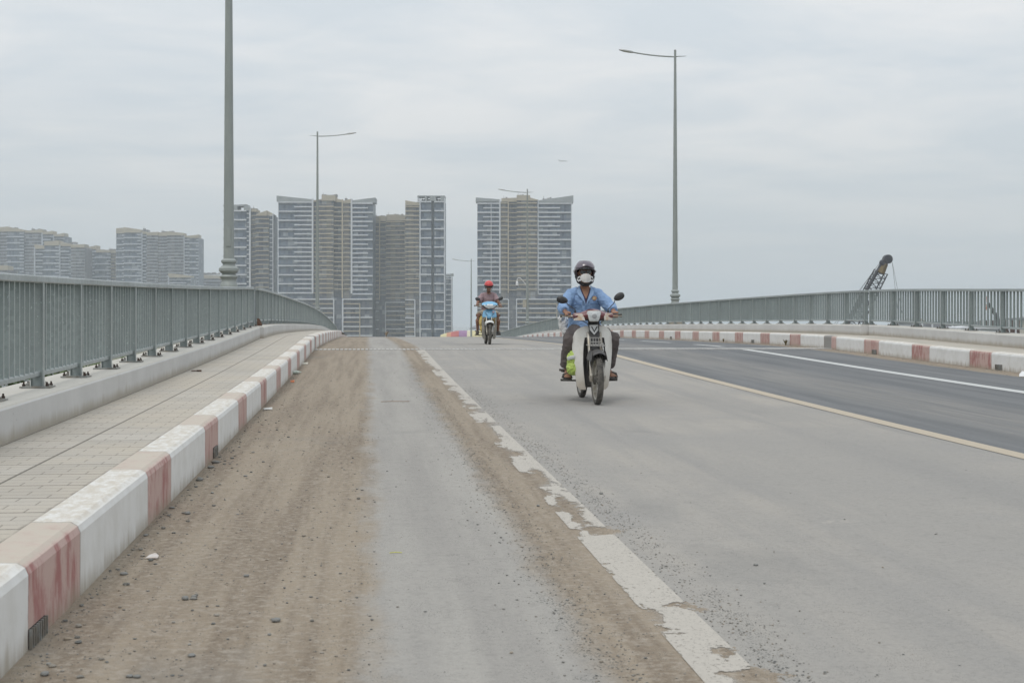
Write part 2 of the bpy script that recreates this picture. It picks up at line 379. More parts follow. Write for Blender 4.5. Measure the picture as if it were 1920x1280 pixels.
g = G('pavement_tiles')
bt = g.n.new('ShaderNodeTexBrick'); g.put(bt.inputs['Vector'], g.vec(g.math('ADD', g.x, 2.32), g.y, 0.0))
bt.inputs['Scale'].default_value = 1; bt.inputs['Brick Width'].default_value = .465; bt.inputs['Row Height'].default_value = .46; bt.offset = 0.0; bt.inputs['Mortar Size'].default_value = .010; bt.inputs['Mortar Smooth'].default_value = .3
b2 = g.n.new('ShaderNodeTexBrick'); g.put(b2.inputs['Vector'], g.vec(g.math('ADD', g.x, 2.32), g.y, 0.0))
b2.inputs['Scale'].default_value = 1; b2.inputs['Brick Width'].default_value = .2325; b2.inputs['Row Height'].default_value = .115; b2.offset = .5; b2.inputs['Mortar Size'].default_value = .0045; b2.inputs['Mortar Smooth'].default_value = .6
cell = g.white(g.vec(g.math('FLOOR', g.math('DIVIDE', g.math('ADD', g.x, 2.32), .465)), g.math('FLOOR', g.math('DIVIDE', g.y, .46)), 0.0))
base = g.mix(cell, (.37, .342, .30), (.435, .405, .36)); base = g.mix(g.sm(g.noise(1.1, 5, .6), .35, .7), base, (.44, .395, .33))
base = g.mix(g.sm(g.noise(60, 3, .7), .5, .8, 0, .35), base, (.26, .25, .22))
jf = g.math('MAXIMUM', bt.outputs['Fac'], g.math('MULTIPLY', b2.outputs['Fac'], .8))
col = g.mix(g.math('MULTIPLY', jf, .95), base, (.13, .12, .10))
edg = g.sm(g.math('ADD', g.x, g.math('MULTIPLY', g.noise(6, 4), .05)), -1.40, -1.375); col = g.mix(g.math('MULTIPLY', edg, .8), col, (.16, .145, .12))
g.bump(g.math('SUBTRACT', 1.0, jf), .4, .006); TILES = g.end(col, .85)
WALK_R = pm('pavement_concrete', (.42, .385, .33), (.36, .335, .29), 1.5, .88, bump=.2, bs=40)
SLAB = concrete('deck_concrete', (.33, .33, .32), (.26, .26, .25))

# galvanised steel
def galv(name, c, r=.5, k=.75):
    g = G(name); cell = g.vor(34, g.scale(g.obj, (1, 1, .8)), 'Color'); sp_ = g.n.new('ShaderNodeSeparateColor'); g.l.new(cell, sp_.inputs[0])
    big = g.noise(1.3, 5, .6, g.scale(g.obj, (1, 1, .5)))
    col = g.mix(g.math('MULTIPLY', sp_.outputs[0], .5), c, tuple(q*k for q in c)); col = g.mix(g.sm(big, .35, .7), col, tuple(q*.8 for q in c))
    col = g.mix(g.math('GREATER_THAN', g.noise(40, 3, .7), .66), col, tuple(min(1, q*1.35) for q in c))
    return g.end(col, g.math('MULTIPLY_ADD', sp_.outputs[1], .2, r-.1), .35)
GALV = galv('galvanised_steel', (.285, .325, .325)); GALV_L = galv('galvanised_rail_lit_edge', (.38, .415, .415), .45, .85)
GALV_B = galv('galvanised_baluster', (.275, .318, .318), .55, .6)
POLE = pm('lamp_post_steel', (.30, .325, .315), (.26, .285, .275), 2, .5, .15, stretch=(1, 1, .3))
BOLT = pm('rusty_bolt', (.07, .045, .034), (.04, .03, .026), 30, .9)
RUST = pm('rust', (.11, .055, .032), (.06, .035, .025), 30, .9, bump=.5)
BASEP = pm('base_plate_steel', (.30, .31, .30), (.22, .20, .17), 14, .6, .2, bump=.2)

# ------------------------------------------------------------------ setting: ground, road, deck
g = G('ground_earth'); n = g.noise(.02, 6, .6); f = g.noise(.6, 5, .7)
col = g.mix(g.sm(n, .4, .6), (.20, .17, .12), (.09, .12, .05)); col = g.mix(g.sm(f, .4, .7, 0, .6), col, (.26, .23, .17))
GROUND = g.end(col, .95)
mb = MB(); mb.add([(-6000, -1500, -12), (6000, -1500, -12), (6000, 9000, -12), (-6000, 9000, -12)], [(0, 1, 2, 3)])
tag(mb.build('ground', GROUND), kind='structure')
g = G('river_water'); g.bump(g.noise(.35, 4, .6), .25, .15); WATER = g.end((.12, .125, .11), .12)
mb = MB(); mb.add([(40, 60, -11.9), (900, 40, -11.9), (1100, 700, -11.9), (30, 420, -11.9)], [(0, 1, 2, 3)])
mb.add([(-500, 160, -11.9), (-30, 110, -11.9), (-30, 420, -11.9), (-600, 600, -11.9)], [(0, 1, 2, 3)]); mb.add([(-5900, 1750, -11.9), (5900, 1250, -11.9), (5900, 8900, -11.9), (-5900, 8900, -11.9)], [(0, 1, 2, 3)])  # far sheet added so the low horizon gap reflects the sky
tag(mb.build('river', WATER), kind='structure')

YS = [-18+k*1.0 for k in range(0, 140)]+[122+k*4 for k in range(0, 82)]
def strip(name, prof, mats, Ys, kind='structure', hh=None, z_off=0.0, smooth=False, caps=True):
    """extrude an x-z section along the road profile; hh gives height above its own foot for dirt"""
    mb = MB(); n = len(prof); vs = []
    for y in Ys:
        z = zs(y)+z_off
        jx = .006*noise.noise(Vector((y*.33, 3, prof[0][0]))) if name == 'kerb' else 0
        vs += [(x+jx, y, z+h+jx*.6) for x, h in prof]
    fs = []
    for i in range(len(Ys)-1):
        for j in range(n-1):
            a = i*n+j; fs.append((a, a+1, a+n+1, a+n))
    if caps: fs += [tuple(range(n)), tuple((len(Ys)-1)*n+j for j in range(n-1, -1, -1))]
    mb.add(vs, fs); o = mb.build(name, mats, smooth=smooth, fix=False)
    bm = bmesh.new(); bm.from_mesh(o.data); bmesh.ops.recalc_face_normals(bm, faces=bm.faces); bm.to_mesh(o.data); bm.free()
    me = o.data; a = me.attributes.new('hh', 'FLOAT', 'POINT')
    a.data.foreach_set('value', [h-(hh or 0) for _ in Ys for x, h in prof])
    if kind: o['kind'] = kind
    return o
def flat(name, x0, x1, mat, Ys, dz=0.0, nx=1):
    xs = [x0+(x1-x0)*k/nx for k in range(nx+1)]; mb = MB(); q = nx+1
    vs = [(x, y, zs(y)+dz) for y in Ys for x in xs]
    fs = [(i*q+j, i*q+j+1, (i+1)*q+j+1, (i+1)*q+j) for i in range(len(Ys)-1) for j in range(nx)]
    mb.add(vs, fs); o = mb.build(name, mat, fix=False); o['kind'] = 'structure'; return o
YN = [y for y in YS if y <= 32]+[32.6]; YF = [33.1]+[y for y in YS if y > 34]
flat('road', X_KL-.01, X_KR+.01, ROAD, YS, 0, 6)
for o_ in [flat('white_edge_line', 1.09, 1.296, P_WHITE, [y for y in YS if y < 32]+[32.55], .0025),
           flat('yellow_centre_line', 5.1, 5.28, P_YEL, [y for y in YS if y < 32]+[32.6], .004),
           flat('yellow_centre_line', 5.1, 5.28, P_YEL, YF, .004),
           flat('white_lane_line', 8.64, 8.86, P_RW, [y for y in YS if y < 32]+[32.6], .004)]: pass
for y0, y1 in ((34.5, 37.5), (40.5, 45), (48, 52.5), (56, 61), (66, 72)):
    flat('white_lane_line', 8.66, 8.84, P_RW, [y0+(y1-y0)*k/4 for k in range(5)], .004)
KP = [(-1.195, -.05), (-1.195, .265), (-1.205, .292), (-1.232, .309), (-1.392, .311), (-1.392, -.05)]
strip('kerb', KP, KERB_L, [y for y in YS if y < 32]+[32.0, 33.1]+[y for y in YS if 34 <= y < 66]+[67.0])
strip('kerb', [(10.88-(x+1.195), h) for x, h in KP], KERB_R, [y for y in YS if y < 150])
strip('kerb', [(x, min(h, .2)*.6) for x, h in KP], KERB_L, [67.0, 70, 74, 80, 90, 100, 120, 150])
flat('pavement', -2.34, -1.392, TILES, [y for y in YS if y < 150], .302)
flat('pavement', 11.077, 12.2, WALK_R, [y for y in YS if y < 150], .300)
strip('bridge_deck', [(-3.05, .28), (-3.05, -.75), (-1.6, -1.1), (11.3, -1.1), (12.95, -.75), (12.95, .28), (12.9, .28), (12.9, -.1), (-3.0, -.1), (-3.0, .28)], SLAB, YS)
for k, yy in enumerate((8, 32.8, 62, 92, 122)):
    mb = MB(); zt = zs(yy)-1.05
    mb.box((4.9, yy, zt-.45), (14.5, 1.3, .9))
    for xx in (-.2, 4.9, 10): mb.lathe([(.55, -12.1), (.55, zt-.9)], (xx, yy, 0), n=16)
    tag(mb.build('bridge_pier', SLAB, smooth=True), ['three-column pier under the deck beside the camera', 'three-column pier directly under the expansion joint', 'three-column pier under the deck by the tall right lamp', 'three-column pier just beyond the crest of the deck', 'farthest three-column pier under the descending deck'][k], 'bridge pier', 'piers under the bridge deck')

# expansion joint across the road, comb teeth
JW = pm('joint_steel', (.56, .55, .53), (.42, .41, .39), 4, .5, .1); JD = pm('joint_gap', (.06, .06, .06), None, 5, .9)
mb = MB(); zj = zs(32.85)
mb = MB(); x = X_KL+.01; k = 0
while x < X_KR-.02:
    j = random.uniform(-.03, .03); wd = .062 if x < 5 else .085
    mb.b2(x, x+wd, 32.5+j, 33.2+j, zj-.03, zj+.014); x += .095; k += 1
tag(mb.build('expansion_joint', JW), kind='structure')

# ------------------------------------------------------------------ parapets, railings
def parapet(xi, xo, y0, y1, label, name='concrete_parapet'):
    ys = [y0]+[y for y in YS if y0+.3 < y < y1-.3]+[y1]
    sgn = 1 if xi > xo else -1
    pr = [(xi, .25), (xi, .525), (xi-sgn*.018, .547), (xo+sgn*.018, .547), (xo, .525), (xo, .25)]
    o = strip(name, pr, PARA, ys, kind=None, hh=.30)
    tag(o, label, 'parapet wall')
parapet(-2.32, -2.86, -18, 31.3, 'low pale concrete parapet carrying the near railing beside the tiled pavement')
parapet(-2.25, -2.86, 31.45, 150, 'low white concrete parapet past the left joint, running to the crest')
parapet(12.15, 12.72, -18, 33.6, 'low concrete parapet under the see-through railing at the right edge')
parapet(11.98, 12.72, 33.65, 150, 'long right parapet that begins at a grey end face and runs to the crest')

def railing(name, label, xc, inward, y0, y1, ny, sp=1.48):
    """xc: centre line; inward = +1 if the road lies at +x"""
    root = thing(name, label, 'railing', (0, 0, 0))
    n = max(1, round((y1-y0)/sp)); posts = [y0+(y1-y0)*k/n for k in range(n+1)]
    ys = [y0-.1]+[y0+(y1-y0)*k/(n*2) for k in range(n*2+1)]+[y1+.1]
    # top rail and bottom rail follow the profile
    for nm, zl, hw, hh_, m in (('top_rail', 1.392, .036, .028, GALV_L), ('bottom_rail', .655, .022, .02, GALV_L)):
        mb = MB(); rings = []
        for y in ys:
            z = zs(y)+zl; q = .008
            rings.append([(xc+a, y, z+b_) for a, b_ in ((-hw, -hh_+q), (-hw+q, -hh_), (hw-q, -hh_), (hw, -hh_+q), (hw, hh_-q), (hw-q, hh_), (-hw+q, hh_), (-hw, hh_-q))])
        mb.loft(rings); mb.build(nm, m, root)
    for i, y in enumerate(posts):
        z = zs(y); mb = MB()
        mb.b2(xc-.043, xc+.043, y-.004, y+.004, z+.55, z+1.362)      # web across the rail
        for s_ in (-1, 1):
            mb.mat(1 if s_ == inward else 0); mb.b2(xc+s_*.046-.003, xc+s_*.046+.003, y-.022, y+.022, z+.55, z+1.366)  # road-facing flange in lighter steel, its lit look painted in
        far = y > 34
        p = mb.build('post', [GALV, GALV_L], root)
        b = MB(); b.b2(xc-.115, xc+.115, y-.10, y+.10, z+.548, z+.560)
        for sx in (-1, 1):
            for sy in (-1, 1):
                if not far:
                    b.mat(1); b.lathe([(.013, .562), (.013, .578), (.007, .58), (.007, .595)], (xc+sx*.088, y+sy*.072, z), n=6)
        b.mat(0)
        for sx in (-1, 1): b.add([(xc+sx*.06, y-.005, z+.562), (xc+sx*.105, y-.005, z+.562), (xc+sx*.06, y-.005, z+.60), (xc+sx*.06, y+.005, z+.562), (xc+sx*.105, y+.005, z+.562), (xc+sx*.06, y+.005, z+.60)], [(0, 1, 2), (3, 5, 4), (0, 3, 4, 1), (1, 4, 5, 2), (0, 2, 5, 3)])
        b.build('base_plate', [BASEP, BOLT], p)
    for i in range(n):
        ya, yb = posts[i], posts[i+1]; mb = MB(); m_ = 9
        for k in range(1, m_):
            y = ya+.05+(yb-ya-.1)*k/m_; z = zs(y); x0, x1 = xc-.019, xc+.019; t = .0065
            jit = random.uniform(-.0015, .0015)
            mb.mat(0); mb.b2(x0, x1, y-t+jit, y+t+jit, z+.668, z+1.372)
            mb.mat(1); xe = xc+inward*.021; mb.b2(xe-.002, xe+.002, y-t+jit-.001, y+t+jit+.001, z+.67, z+1.37)  # thin lighter strip: light on the road-facing edge, put into the colour
        mb.build('baluster_panel', [GALV_B, GALV_L], root)
railing('railing', 'near left galvanised railing beside the tiled pavement, bars seen almost closed', -2.56, 1, 11.3-1.475*19, 32.15, 0)
railing('railing', 'left railing past the joint, dipping over the crest in front of the towers', -2.56, 1, 33.7, 33.7+1.48*70, 0)
railing('railing', 'right galvanised railing at the right edge, sky showing between its bars', 12.45, -1, 26.9-1.47*16, 34.25, 0)
railing('railing', 'long right railing past the joint, descending behind the riders to the crest', 12.45, -1, 34.62, 34.62+1.48*66, 0)

# rusty plate at the left joint
p0 = Vector((-2.45, 32.6, zs(32.6)+.55))
mb = MB(); mb.add([(-.05, 0, 0), (.10, -.05, 0), (.12, 0, .05), (.02, .05, .30), (-.06, .03, .31), (-.05, .06, 0), (.12, .06, 0), (.14, .08, .06), (.03, .09, .30), (-.05, .08, .31)],
                  [(0, 1, 2, 3, 4), (9, 8, 7, 6, 5), (0, 5, 6, 1), (1, 6, 7, 2), (2, 7, 8, 3), (3, 8, 9, 4), (4, 9, 5, 0)])
o = mb.build('rusty_plate', RUST); o.location = p0; o.scale = (.6, .6, .55); tag(o, 'rusty brown steel plate leaning at the gap between the two left railings', 'steel plate')

# kerb drains
def drain(x, y, side, label, wdt=.28, h=.16):
    t = thing('kerb_drain', label, 'drain', (x, y, zs(y)), 0, 'drain grates in the kerbs')
    s_ = side; dk = pm_dark
    mb = MB(); mb.b2(min(0, s_*.004), max(0, s_*.004), -wdt/2, wdt/2, .0, h); mb.build('opening', dk, t)  # proud dark plate; the hole's shade is only its colour
    mb = MB(); n = 7
    for k in range(n+1): mb.b2(min(s_*.004, s_*.014), max(s_*.004, s_*.014), -wdt/2+wdt*k/n-.005, -wdt/2+wdt*k/n+.005, 0, h)
    mb.build('grate', BASEP, t)
pm_dark = pm('hole_shade_dark', (.015, .014, .012), None, 5, .95)
drain(X_KL, 5.31, 1, 'barred black drain in the nearest red block of the left kerb', .25, .07)
drain(X_KL, 11.38, 1, 'small drain at the foot of the second faded red block of the left kerb', .26, .08)
for x, y, lb in ((1884, 694, 'black drain in the right kerb nearest the right edge of the photo'), (1650, 664, 'black drain in the right kerb below the crane, at the end of a red block'),
                 (1364, 643.5, 'black drain beside a red right-kerb block near the end of the lane line'), (1217, 636, 'tiny drain in a white block of the right kerb, below the lamp post')):
    p = on_road(x, y); drain(X_KR, p.y, -1, lb, .26, .10)

# ------------------------------------------------------------------ street lamps
LAMPH = pm('lamp_head_metal', (.33, .34, .33), (.27, .28, .27), 4, .45, .4); LENS = pm('lamp_glass', (.45, .45, .42), None, 5, .2)
def lamp(x, y, side, label, ztop):
    zd = zs(y); t = thing('street_lamp', label, 'street lamp', (x, y, zd), 0, 'street lamps along the bridge'); Hh = ztop-zd
    mb = MB(); mb.b2(-.28, .28, -.28, .28, -.9, 1.30); mb.b2(-.33, .33, -.33, .33, 1.30, 1.42)
    mb.b2(min(0, side*1.0), max(0, side*1.0), -.25, .25, -.9, -.45)   # bracket to the deck edge
    mb.build('pedestal', PARA, t, bevel=.02)
    mb = MB(); mb.lathe([(.19, 1.42), (.19, 1.50), (.165, 1.53), (.165, 1.60), (.18, 1.62), (.205, 1.66), (.19, 1.69), (.15, 1.72), (.18, 1.75), (.225, 1.79), (.225, 1.85), (.18, 1.89), (.14, 1.92), (.14, 1.96), (.175, 1.99), (.175, 2.03), (.13, 2.07)], n=24)
    mb.build('base_moulding', POLE, t, smooth=True)
    mb = MB(); mb.lathe([(.122, 2.0), (.115, 3.0), (.05, Hh)], n=20); mb.build('pole', POLE, t, smooth=True)
    mb = MB(); mb.b2(-.05, .05, -.135, -.10, 2.35, 2.75); mb.b2(-.035, .035, -.138, -.134, 2.40, 2.70); mb.build('access_hatch', POLE, t, bevel=.004)
    mb = MB(); za = Hh-.30; pts = []
    for k in range(15):
        u = -.5+k*.17; pts.append((side*u, 0, za+.02*(1 if u < 0 else 0)+(.045*u*u if u > 0 else .25*u*u*.3)))
    mb.tube(pts, [.008+.022*min(1, (k+.3)/4) for k in range(15)], 8); mb.build('arm', POLE, t, smooth=True)
    ex, _, ez = pts[-1]; sl_ = math.atan2(pts[-1][2]-pts[-2][2], .17)
    mb = MB(); prof = [(-.05, .03, .02), (.0, .06, .045), (.1, .12, .05), (.42, .13, .045), (.58, .08, .025), (.62, .03, .01)]
    rings = []
    for d, wd, hh_ in prof:
        cx, cz = ex+side*d*math.cos(sl_), ez+d*math.sin(sl_)
        rings.append([(cx, a*wd, cz+b_*hh_) for a, b_ in ((-1, -.4), (-.8, -.6), (.8, -.6), (1, -.4), (.85, .5), (.4, 1), (-.4, 1), (-.85, .5))])
    mb.loft(rings); hd = mb.build('lamp_head', LAMPH, t, smooth=True)
    mb = MB(); mb.box((ex+side*.27*math.cos(sl_), 0, ez+.27*math.sin(sl_)-.032), (.28, .16, .012), Matrix.Rotation(-side*sl_, 3, 'Y')); mb.build('lens', LENS, hd)
    return t
lamp(-3.14, 32.9, 1, 'nearest street lamp on the left, its top out of the frame', 13.5)
lamp(-3.2, 92.5, 1, 'smaller left street lamp standing in front of the widest tower', 13.6)
lamp(13.4, 61.2, -1, 'tall street lamp on the right, alone against the sky', 13.2)
lamp(13.4, 119, -1, 'street lamp before the right tower, a camera and box on it', 12.55)
lamp(13.4, 184, -1, 'farthest street lamp, beyond the crest just left of the distant rider', 9.6)
WHT = pm('white_plastic', (.68, .69, .69), (.6, .6, .6), 5, .4); BLK = pm('black_plastic', (.02, .02, .022), (.035, .035, .035), 12, .45); 
c4 = Vector((13.4, 119, 0)); cz = 5.0
t = thing('security_camera', 'small white dome camera hanging from a curved arm on a lamp post', 'security camera', (13.4, 119, cz-.35))
mb = MB(); mb.tube([(-.06, 0, -.2), (-.45, 0, .25), (-.62, 0, .42), (-.78, 0, .42), (-.86, 0, .3), (-.87, 0, .12)], .028, 8); mb.build('bracket', WHT, t, smooth=True)
mb = MB(); mb.lathe([(.03, .15), (.08, .10), (.11, -.05), (.12, -.20), (.11, -.24)], (-.87, 0, 0), n=16); mb.build('housing', WHT, t, smooth=True)
mb = MB(); mb.ball((-.87, 0, -.24), .095, 14, 8); mb.build('dome', BLK, t, smooth='all')
mb = MB(); mb.b2(-.38, -.09, -.14, .14, 0, .62); mb.b2(-.10, -.05, -.05, .05, .1, .5); mb.b2(-.40, -.07, -.16, .16, .62, .65)
o = mb.build('control_box', pm('beige_cabinet', (.42, .40, .34), None, 4, .5), bevel=.01); o.location = (13.4, 119, 2.6)
tag(o, 'pale beige control box strapped to the lamp post below the dome camera', 'control box')

# ------------------------------------------------------------------ towers
def facade(name, g1, g2, wall, fl=3.32, wd=1.7):
    g = G(name); u = g.math('DIVIDE', g.math('ADD', g.x, g.math('MULTIPLY', g.y, .73)), wd); v = g.math('DIVIDE', g.z, fl)
    fu = g.math('FRACT', u); fv = g.math('FRACT', v); cu = g.math('FLOOR', u); cv = g.math('FLOOR', v)
    r1 = g.white(g.vec(cu, cv, 1.0)); r2 = g.white(g.vec(g.math('FLOOR', g.math('DIVIDE', u, 2.0)), cv, 7.0)); r3 = g.white(g.vec(cu, 3.0, 5.0))
    glass = g.mix(r1, g1, g2); glass = g.mix(g.math('MULTIPLY', g.math('GREATER_THAN', r2, .86), .55), glass, (.36, .38, .40))
    col = g.mix(g.math('MULTIPLY', g.math('GREATER_THAN', r3, .62), .55), glass, wall)
    col = g.mix(g.math('MULTIPLY', g.math('LESS_THAN', fu, .10), .6), col, wall)
    col = g.mix(g.math('MULTIPLY', g.math('LESS_THAN', fv, .16), .5), col, wall)
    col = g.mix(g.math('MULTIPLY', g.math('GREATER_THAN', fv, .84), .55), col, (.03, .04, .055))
    return g.end(col, .45)
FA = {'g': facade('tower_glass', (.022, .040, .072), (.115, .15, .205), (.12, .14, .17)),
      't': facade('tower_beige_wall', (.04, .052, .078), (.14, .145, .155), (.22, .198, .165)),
      'd': facade('tower_dark_bay', (.04, .055, .085), (.10, .115, .14), (.14, .14, .145)),  # darker glass and wall tones than the beige facade
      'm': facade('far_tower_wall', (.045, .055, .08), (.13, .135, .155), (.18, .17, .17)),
      'c': pm('crown_beige', (.40, .355, .275), (.35, .315, .25), .2, .8), 'k': pm('crown_grey', (.30, .32, .33), (.25, .27, .28), .2, .7)}
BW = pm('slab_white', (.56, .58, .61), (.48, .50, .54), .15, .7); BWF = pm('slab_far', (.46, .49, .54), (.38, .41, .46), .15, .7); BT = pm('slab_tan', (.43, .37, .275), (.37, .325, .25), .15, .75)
PLANT = pm('roof_plant', (.24, .24, .24), (.17, .17, .17), .5, .8)
def tower(label, D, xc, secs, bands=(), fins=(), crowns=(), plant=(), group='apartment towers beyond the bridge', name='apartment_tower', bwm=None):
    k = D/F; c = W(xc, HZ, D); t = thing(name, label, 'apartment tower', (c.x, c.y, GZ), -TH, group)
    U = lambda x: (x-xc)*k
    Z = lambda y: EYE+(HZ-y)*k-GZ
    byk = {}
    for x0, x1, yt, off, dep, key in secs:
        byk.setdefault(key, MB()).b2(U(x0), U(x1), -off, dep-off, 0, Z(yt))
    for key, mb in byk.items(): mb.build('facade', FA[key], t)
    bw, btn = MB(), MB()
    for x0, x1, ya, pitch, yb, colr, h, off in bands:
        mb = bw if colr == 'w' else btn; y = ya
        while y <= yb+.01: mb.b2(U(x0), U(x1), -off-1.1, -off+.6, Z(y)-h*k/2, Z(y)+h*k/2); y += pitch
    for x0, x1, ya, yb, colr, off in fins: (bw if colr == 'w' else btn).b2(U(x0), U(x1), -off-1.5, -off+.7, max(.02, Z(yb)), Z(ya))
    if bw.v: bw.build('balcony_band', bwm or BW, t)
    if btn.v: btn.build('balcony_band', BT, t)
    for x0, y0, x1, y1, yb, colr, off in crowns:
        mb = MB(); mb.prism([(U(x0), Z(yb)), (U(x1), Z(yb)), (U(x1), Z(y1)), (U(x0), Z(y0))], -off-.9, 14-off, 'y'); mb.build('roof_crown', FA[colr], t)
    if plant:
        mb = MB()
        for x0, x1, yt, yb in plant:
            n = max(1, int((x1-x0)/4))
            for i in range(n):
                a = x0+(x1-x0)*i/n; mb.b2(U(a), U(a+(x1-x0)/n*.75), 2+i % 3, 8+i % 2, Z(yb)-.5, Z(yt+random.uniform(0, (yb-yt)*.7)))
            mb.b2(U(x0)+.5, U(x0)+.7, 4, 4.2, Z(yb), Z(yt-3))
        mb.build('rooftop_plant', PLANT, t)
    return t
BY = 655
# widest central tower
podA = [(540, 627, 561, 17, 640, 'w', 2.2, 3), (643, 699, 561, 17, 640, 'w', 2.2, 3), (588, 627, 569.5, 17, 640, 't', 1.8, 3), (643, 676, 569.5, 17, 640, 't', 1.8, 3)]
tower('widest central tower, white-banded glass wings either side of a tan centre', 1035, 610,
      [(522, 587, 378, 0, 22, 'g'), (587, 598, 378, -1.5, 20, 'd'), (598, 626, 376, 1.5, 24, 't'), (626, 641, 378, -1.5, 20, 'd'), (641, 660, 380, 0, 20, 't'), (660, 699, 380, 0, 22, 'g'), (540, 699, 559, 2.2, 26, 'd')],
      [(522, 585, 379.4, 16.97, 549.5, 'w', 2.3, 0), (552, 585, 387.9, 16.97, 545, 'w', 2.2, 0), (661, 699, 381.5, 16.97, 552, 'w', 2.3, 0), (661, 690, 390, 16.97, 545, 'w', 2.2, 0),
       (588, 598, 387.6, 8.49, 549, 't', 1.7, -1.5), (598, 626, 387.6, 8.49, 549, 't', 2.0, 1.5), (626, 658, 389, 8.49, 549, 't', 1.5, 0)]+podA,
      [(585, 588, 373, 550, 'w', 0), (658, 661, 373, 550, 'w', 0), (641, 643.4, 374, 640, 't', 0), (626, 628, 561, 640, 'w', 3), (642.5, 645, 561, 640, 'w', 3), (675, 676.5, 569, 640, 't', 3)],
      [(519, 367, 586, 374, 378, 'k', 0), (588, 375.5, 604, 373, 378.5, 'c', -1), (604, 366, 629, 367, 377, 'c', 1.5), (629, 372, 643, 375, 379, 'c', -1), (643, 377, 659, 373, 381, 'c', 0), (661, 376, 703.5, 370.5, 380.5, 'k', 0)],
      [(603, 632, 363, 366), (646, 656, 371, 375)])
tower('lower tan tower between the two white-banded ones', 1060, 730,
      [(700, 724, 409, 0, 20, 'd'), (724, 762, 407, 1.5, 22, 't'), (699, 762, 562, 2.2, 24, 'd')],
      [(699, 711, 417, 8.4, 560, 't', 1.6, 0), (713, 724, 418, 8.4, 560, 't', 1.3, 0), (724, 760, 416, 8.4, 560, 't', 1.8, 1.5), (700, 711, 567, 16.5, 640, 'w', 1.6, 3), (724, 760, 567, 16.5, 640, 'w', 1.6, 3), (724, 760, 575, 16.5, 640, 't', 1.4, 3)],
      [(711, 713, 405, 640, 't', .3), (723, 724.4, 567, 640, 'w', 3)],
      [(700, 406, 724, 405, 415, 'c', 0), (725, 402.5, 760, 403.5, 414, 'c', 1.5)], [(703, 722, 402, 406), (726, 756, 400, 403)])
tower('slim glass tower with a dark groove down its middle beside tan floors', 1025, 797,
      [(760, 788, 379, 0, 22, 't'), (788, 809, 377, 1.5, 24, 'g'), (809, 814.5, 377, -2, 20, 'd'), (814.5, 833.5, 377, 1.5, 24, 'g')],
      [(760, 786, 387.5, 8.45, 549, 't', 1.8, 0), (788, 809, 378.7, 17.0, 640, 'w', 2.2, 1.5), (814.5, 833.5, 378.7, 17.0, 640, 'w', 2.2, 1.5), (760, 778, 562, 17, 640, 'w', 2, 0), (760, 778, 571, 17, 640, 't', 1.5, 0)],
      [(787, 789, 372, 640, 'w', 1.5), (832.8, 834.4, 372, 640, 'w', 1.5), (777, 779, 562, 640, 'w', 0), (783, 786, 367, 378, 'w', 0)],
      [(760, 376, 787, 380.5, 385, 'c', 0), (783, 367, 834.5, 367.5, 369.2, 'k', 1.5), (797, 369, 801, 369, 377, 'k', 1.5), (806, 369, 818, 369, 377, 'k', 1.5), (826, 369, 834, 369, 377, 'k', 1.5)], [(790, 830, 371, 375)])
tower('short narrow white tower tucked against the slim glass tower', 1180, 841,
      [(833, 847, 519, 0, 18, 'g')], [(834, 847, 523, 9.8, 640, 'w', 1.4, 0)], [(846, 847.6, 517, 640, 'w', 0)], [(833, 514.5, 849.5, 512.5, 517, 'k', 0)])
tower('right-hand tower, its pale fins and tan centre behind both riders', 1035, 983,
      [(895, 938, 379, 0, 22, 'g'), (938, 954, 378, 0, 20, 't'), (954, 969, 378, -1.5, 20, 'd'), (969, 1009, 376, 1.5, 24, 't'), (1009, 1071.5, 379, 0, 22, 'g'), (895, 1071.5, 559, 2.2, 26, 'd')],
      [(895, 936, 381.5, 16.97, 549.5, 'w', 2.3, 0), (906, 936, 390, 16.97, 547, 'w', 2.0, 0), (1010, 1071.5, 381.5, 16.97, 553, 'w', 2.3, 0), (1010, 1050, 390, 16.97, 547, 'w', 2.2, 0),
       (939, 954, 381, 8.49, 549, 't', 1.5, 0), (954, 969, 382, 8.49, 549, 't', 1.4, -1.2), (969, 1007, 381, 8.49, 549, 't', 2.0, 1.5),
       (896, 953, 561, 17, 640, 'w', 2, 3), (896, 953, 569.5, 17, 640, 't', 1.6, 3), (968, 1071, 561, 17, 640, 'w', 2.2, 3), (968, 1044, 569.5, 17, 640, 't', 1.8, 3)],
      [(936, 938.6, 374, 550, 'w', 0), (1007.5, 1010, 374, 551, 'w', 0), (920.3, 921.6, 380, 549, 'w', 0), (952, 954, 372, 549, 't', 0), (952.5, 954.5, 561, 640, 'w', 3), (967.5, 969.5, 561, 640, 'w', 3), (1043, 1044.5, 569, 640, 't', 3), (1070.6, 1072, 379, 555, 'w', 0)],
      [(892, 370.5, 937, 374, 378.5, 'k', 0), (940, 372, 969, 371, 378.5, 'c', 0), (969, 366, 994, 366.5, 376.5, 'c', 1.5), (994, 371, 1008, 375, 377, 'c', 1.5), (1010, 376, 1075, 366.5, 379.5, 'k', 0)],
      [(943, 962, 369, 372), (970, 992, 363, 367), (1018, 1035, 369, 374)])
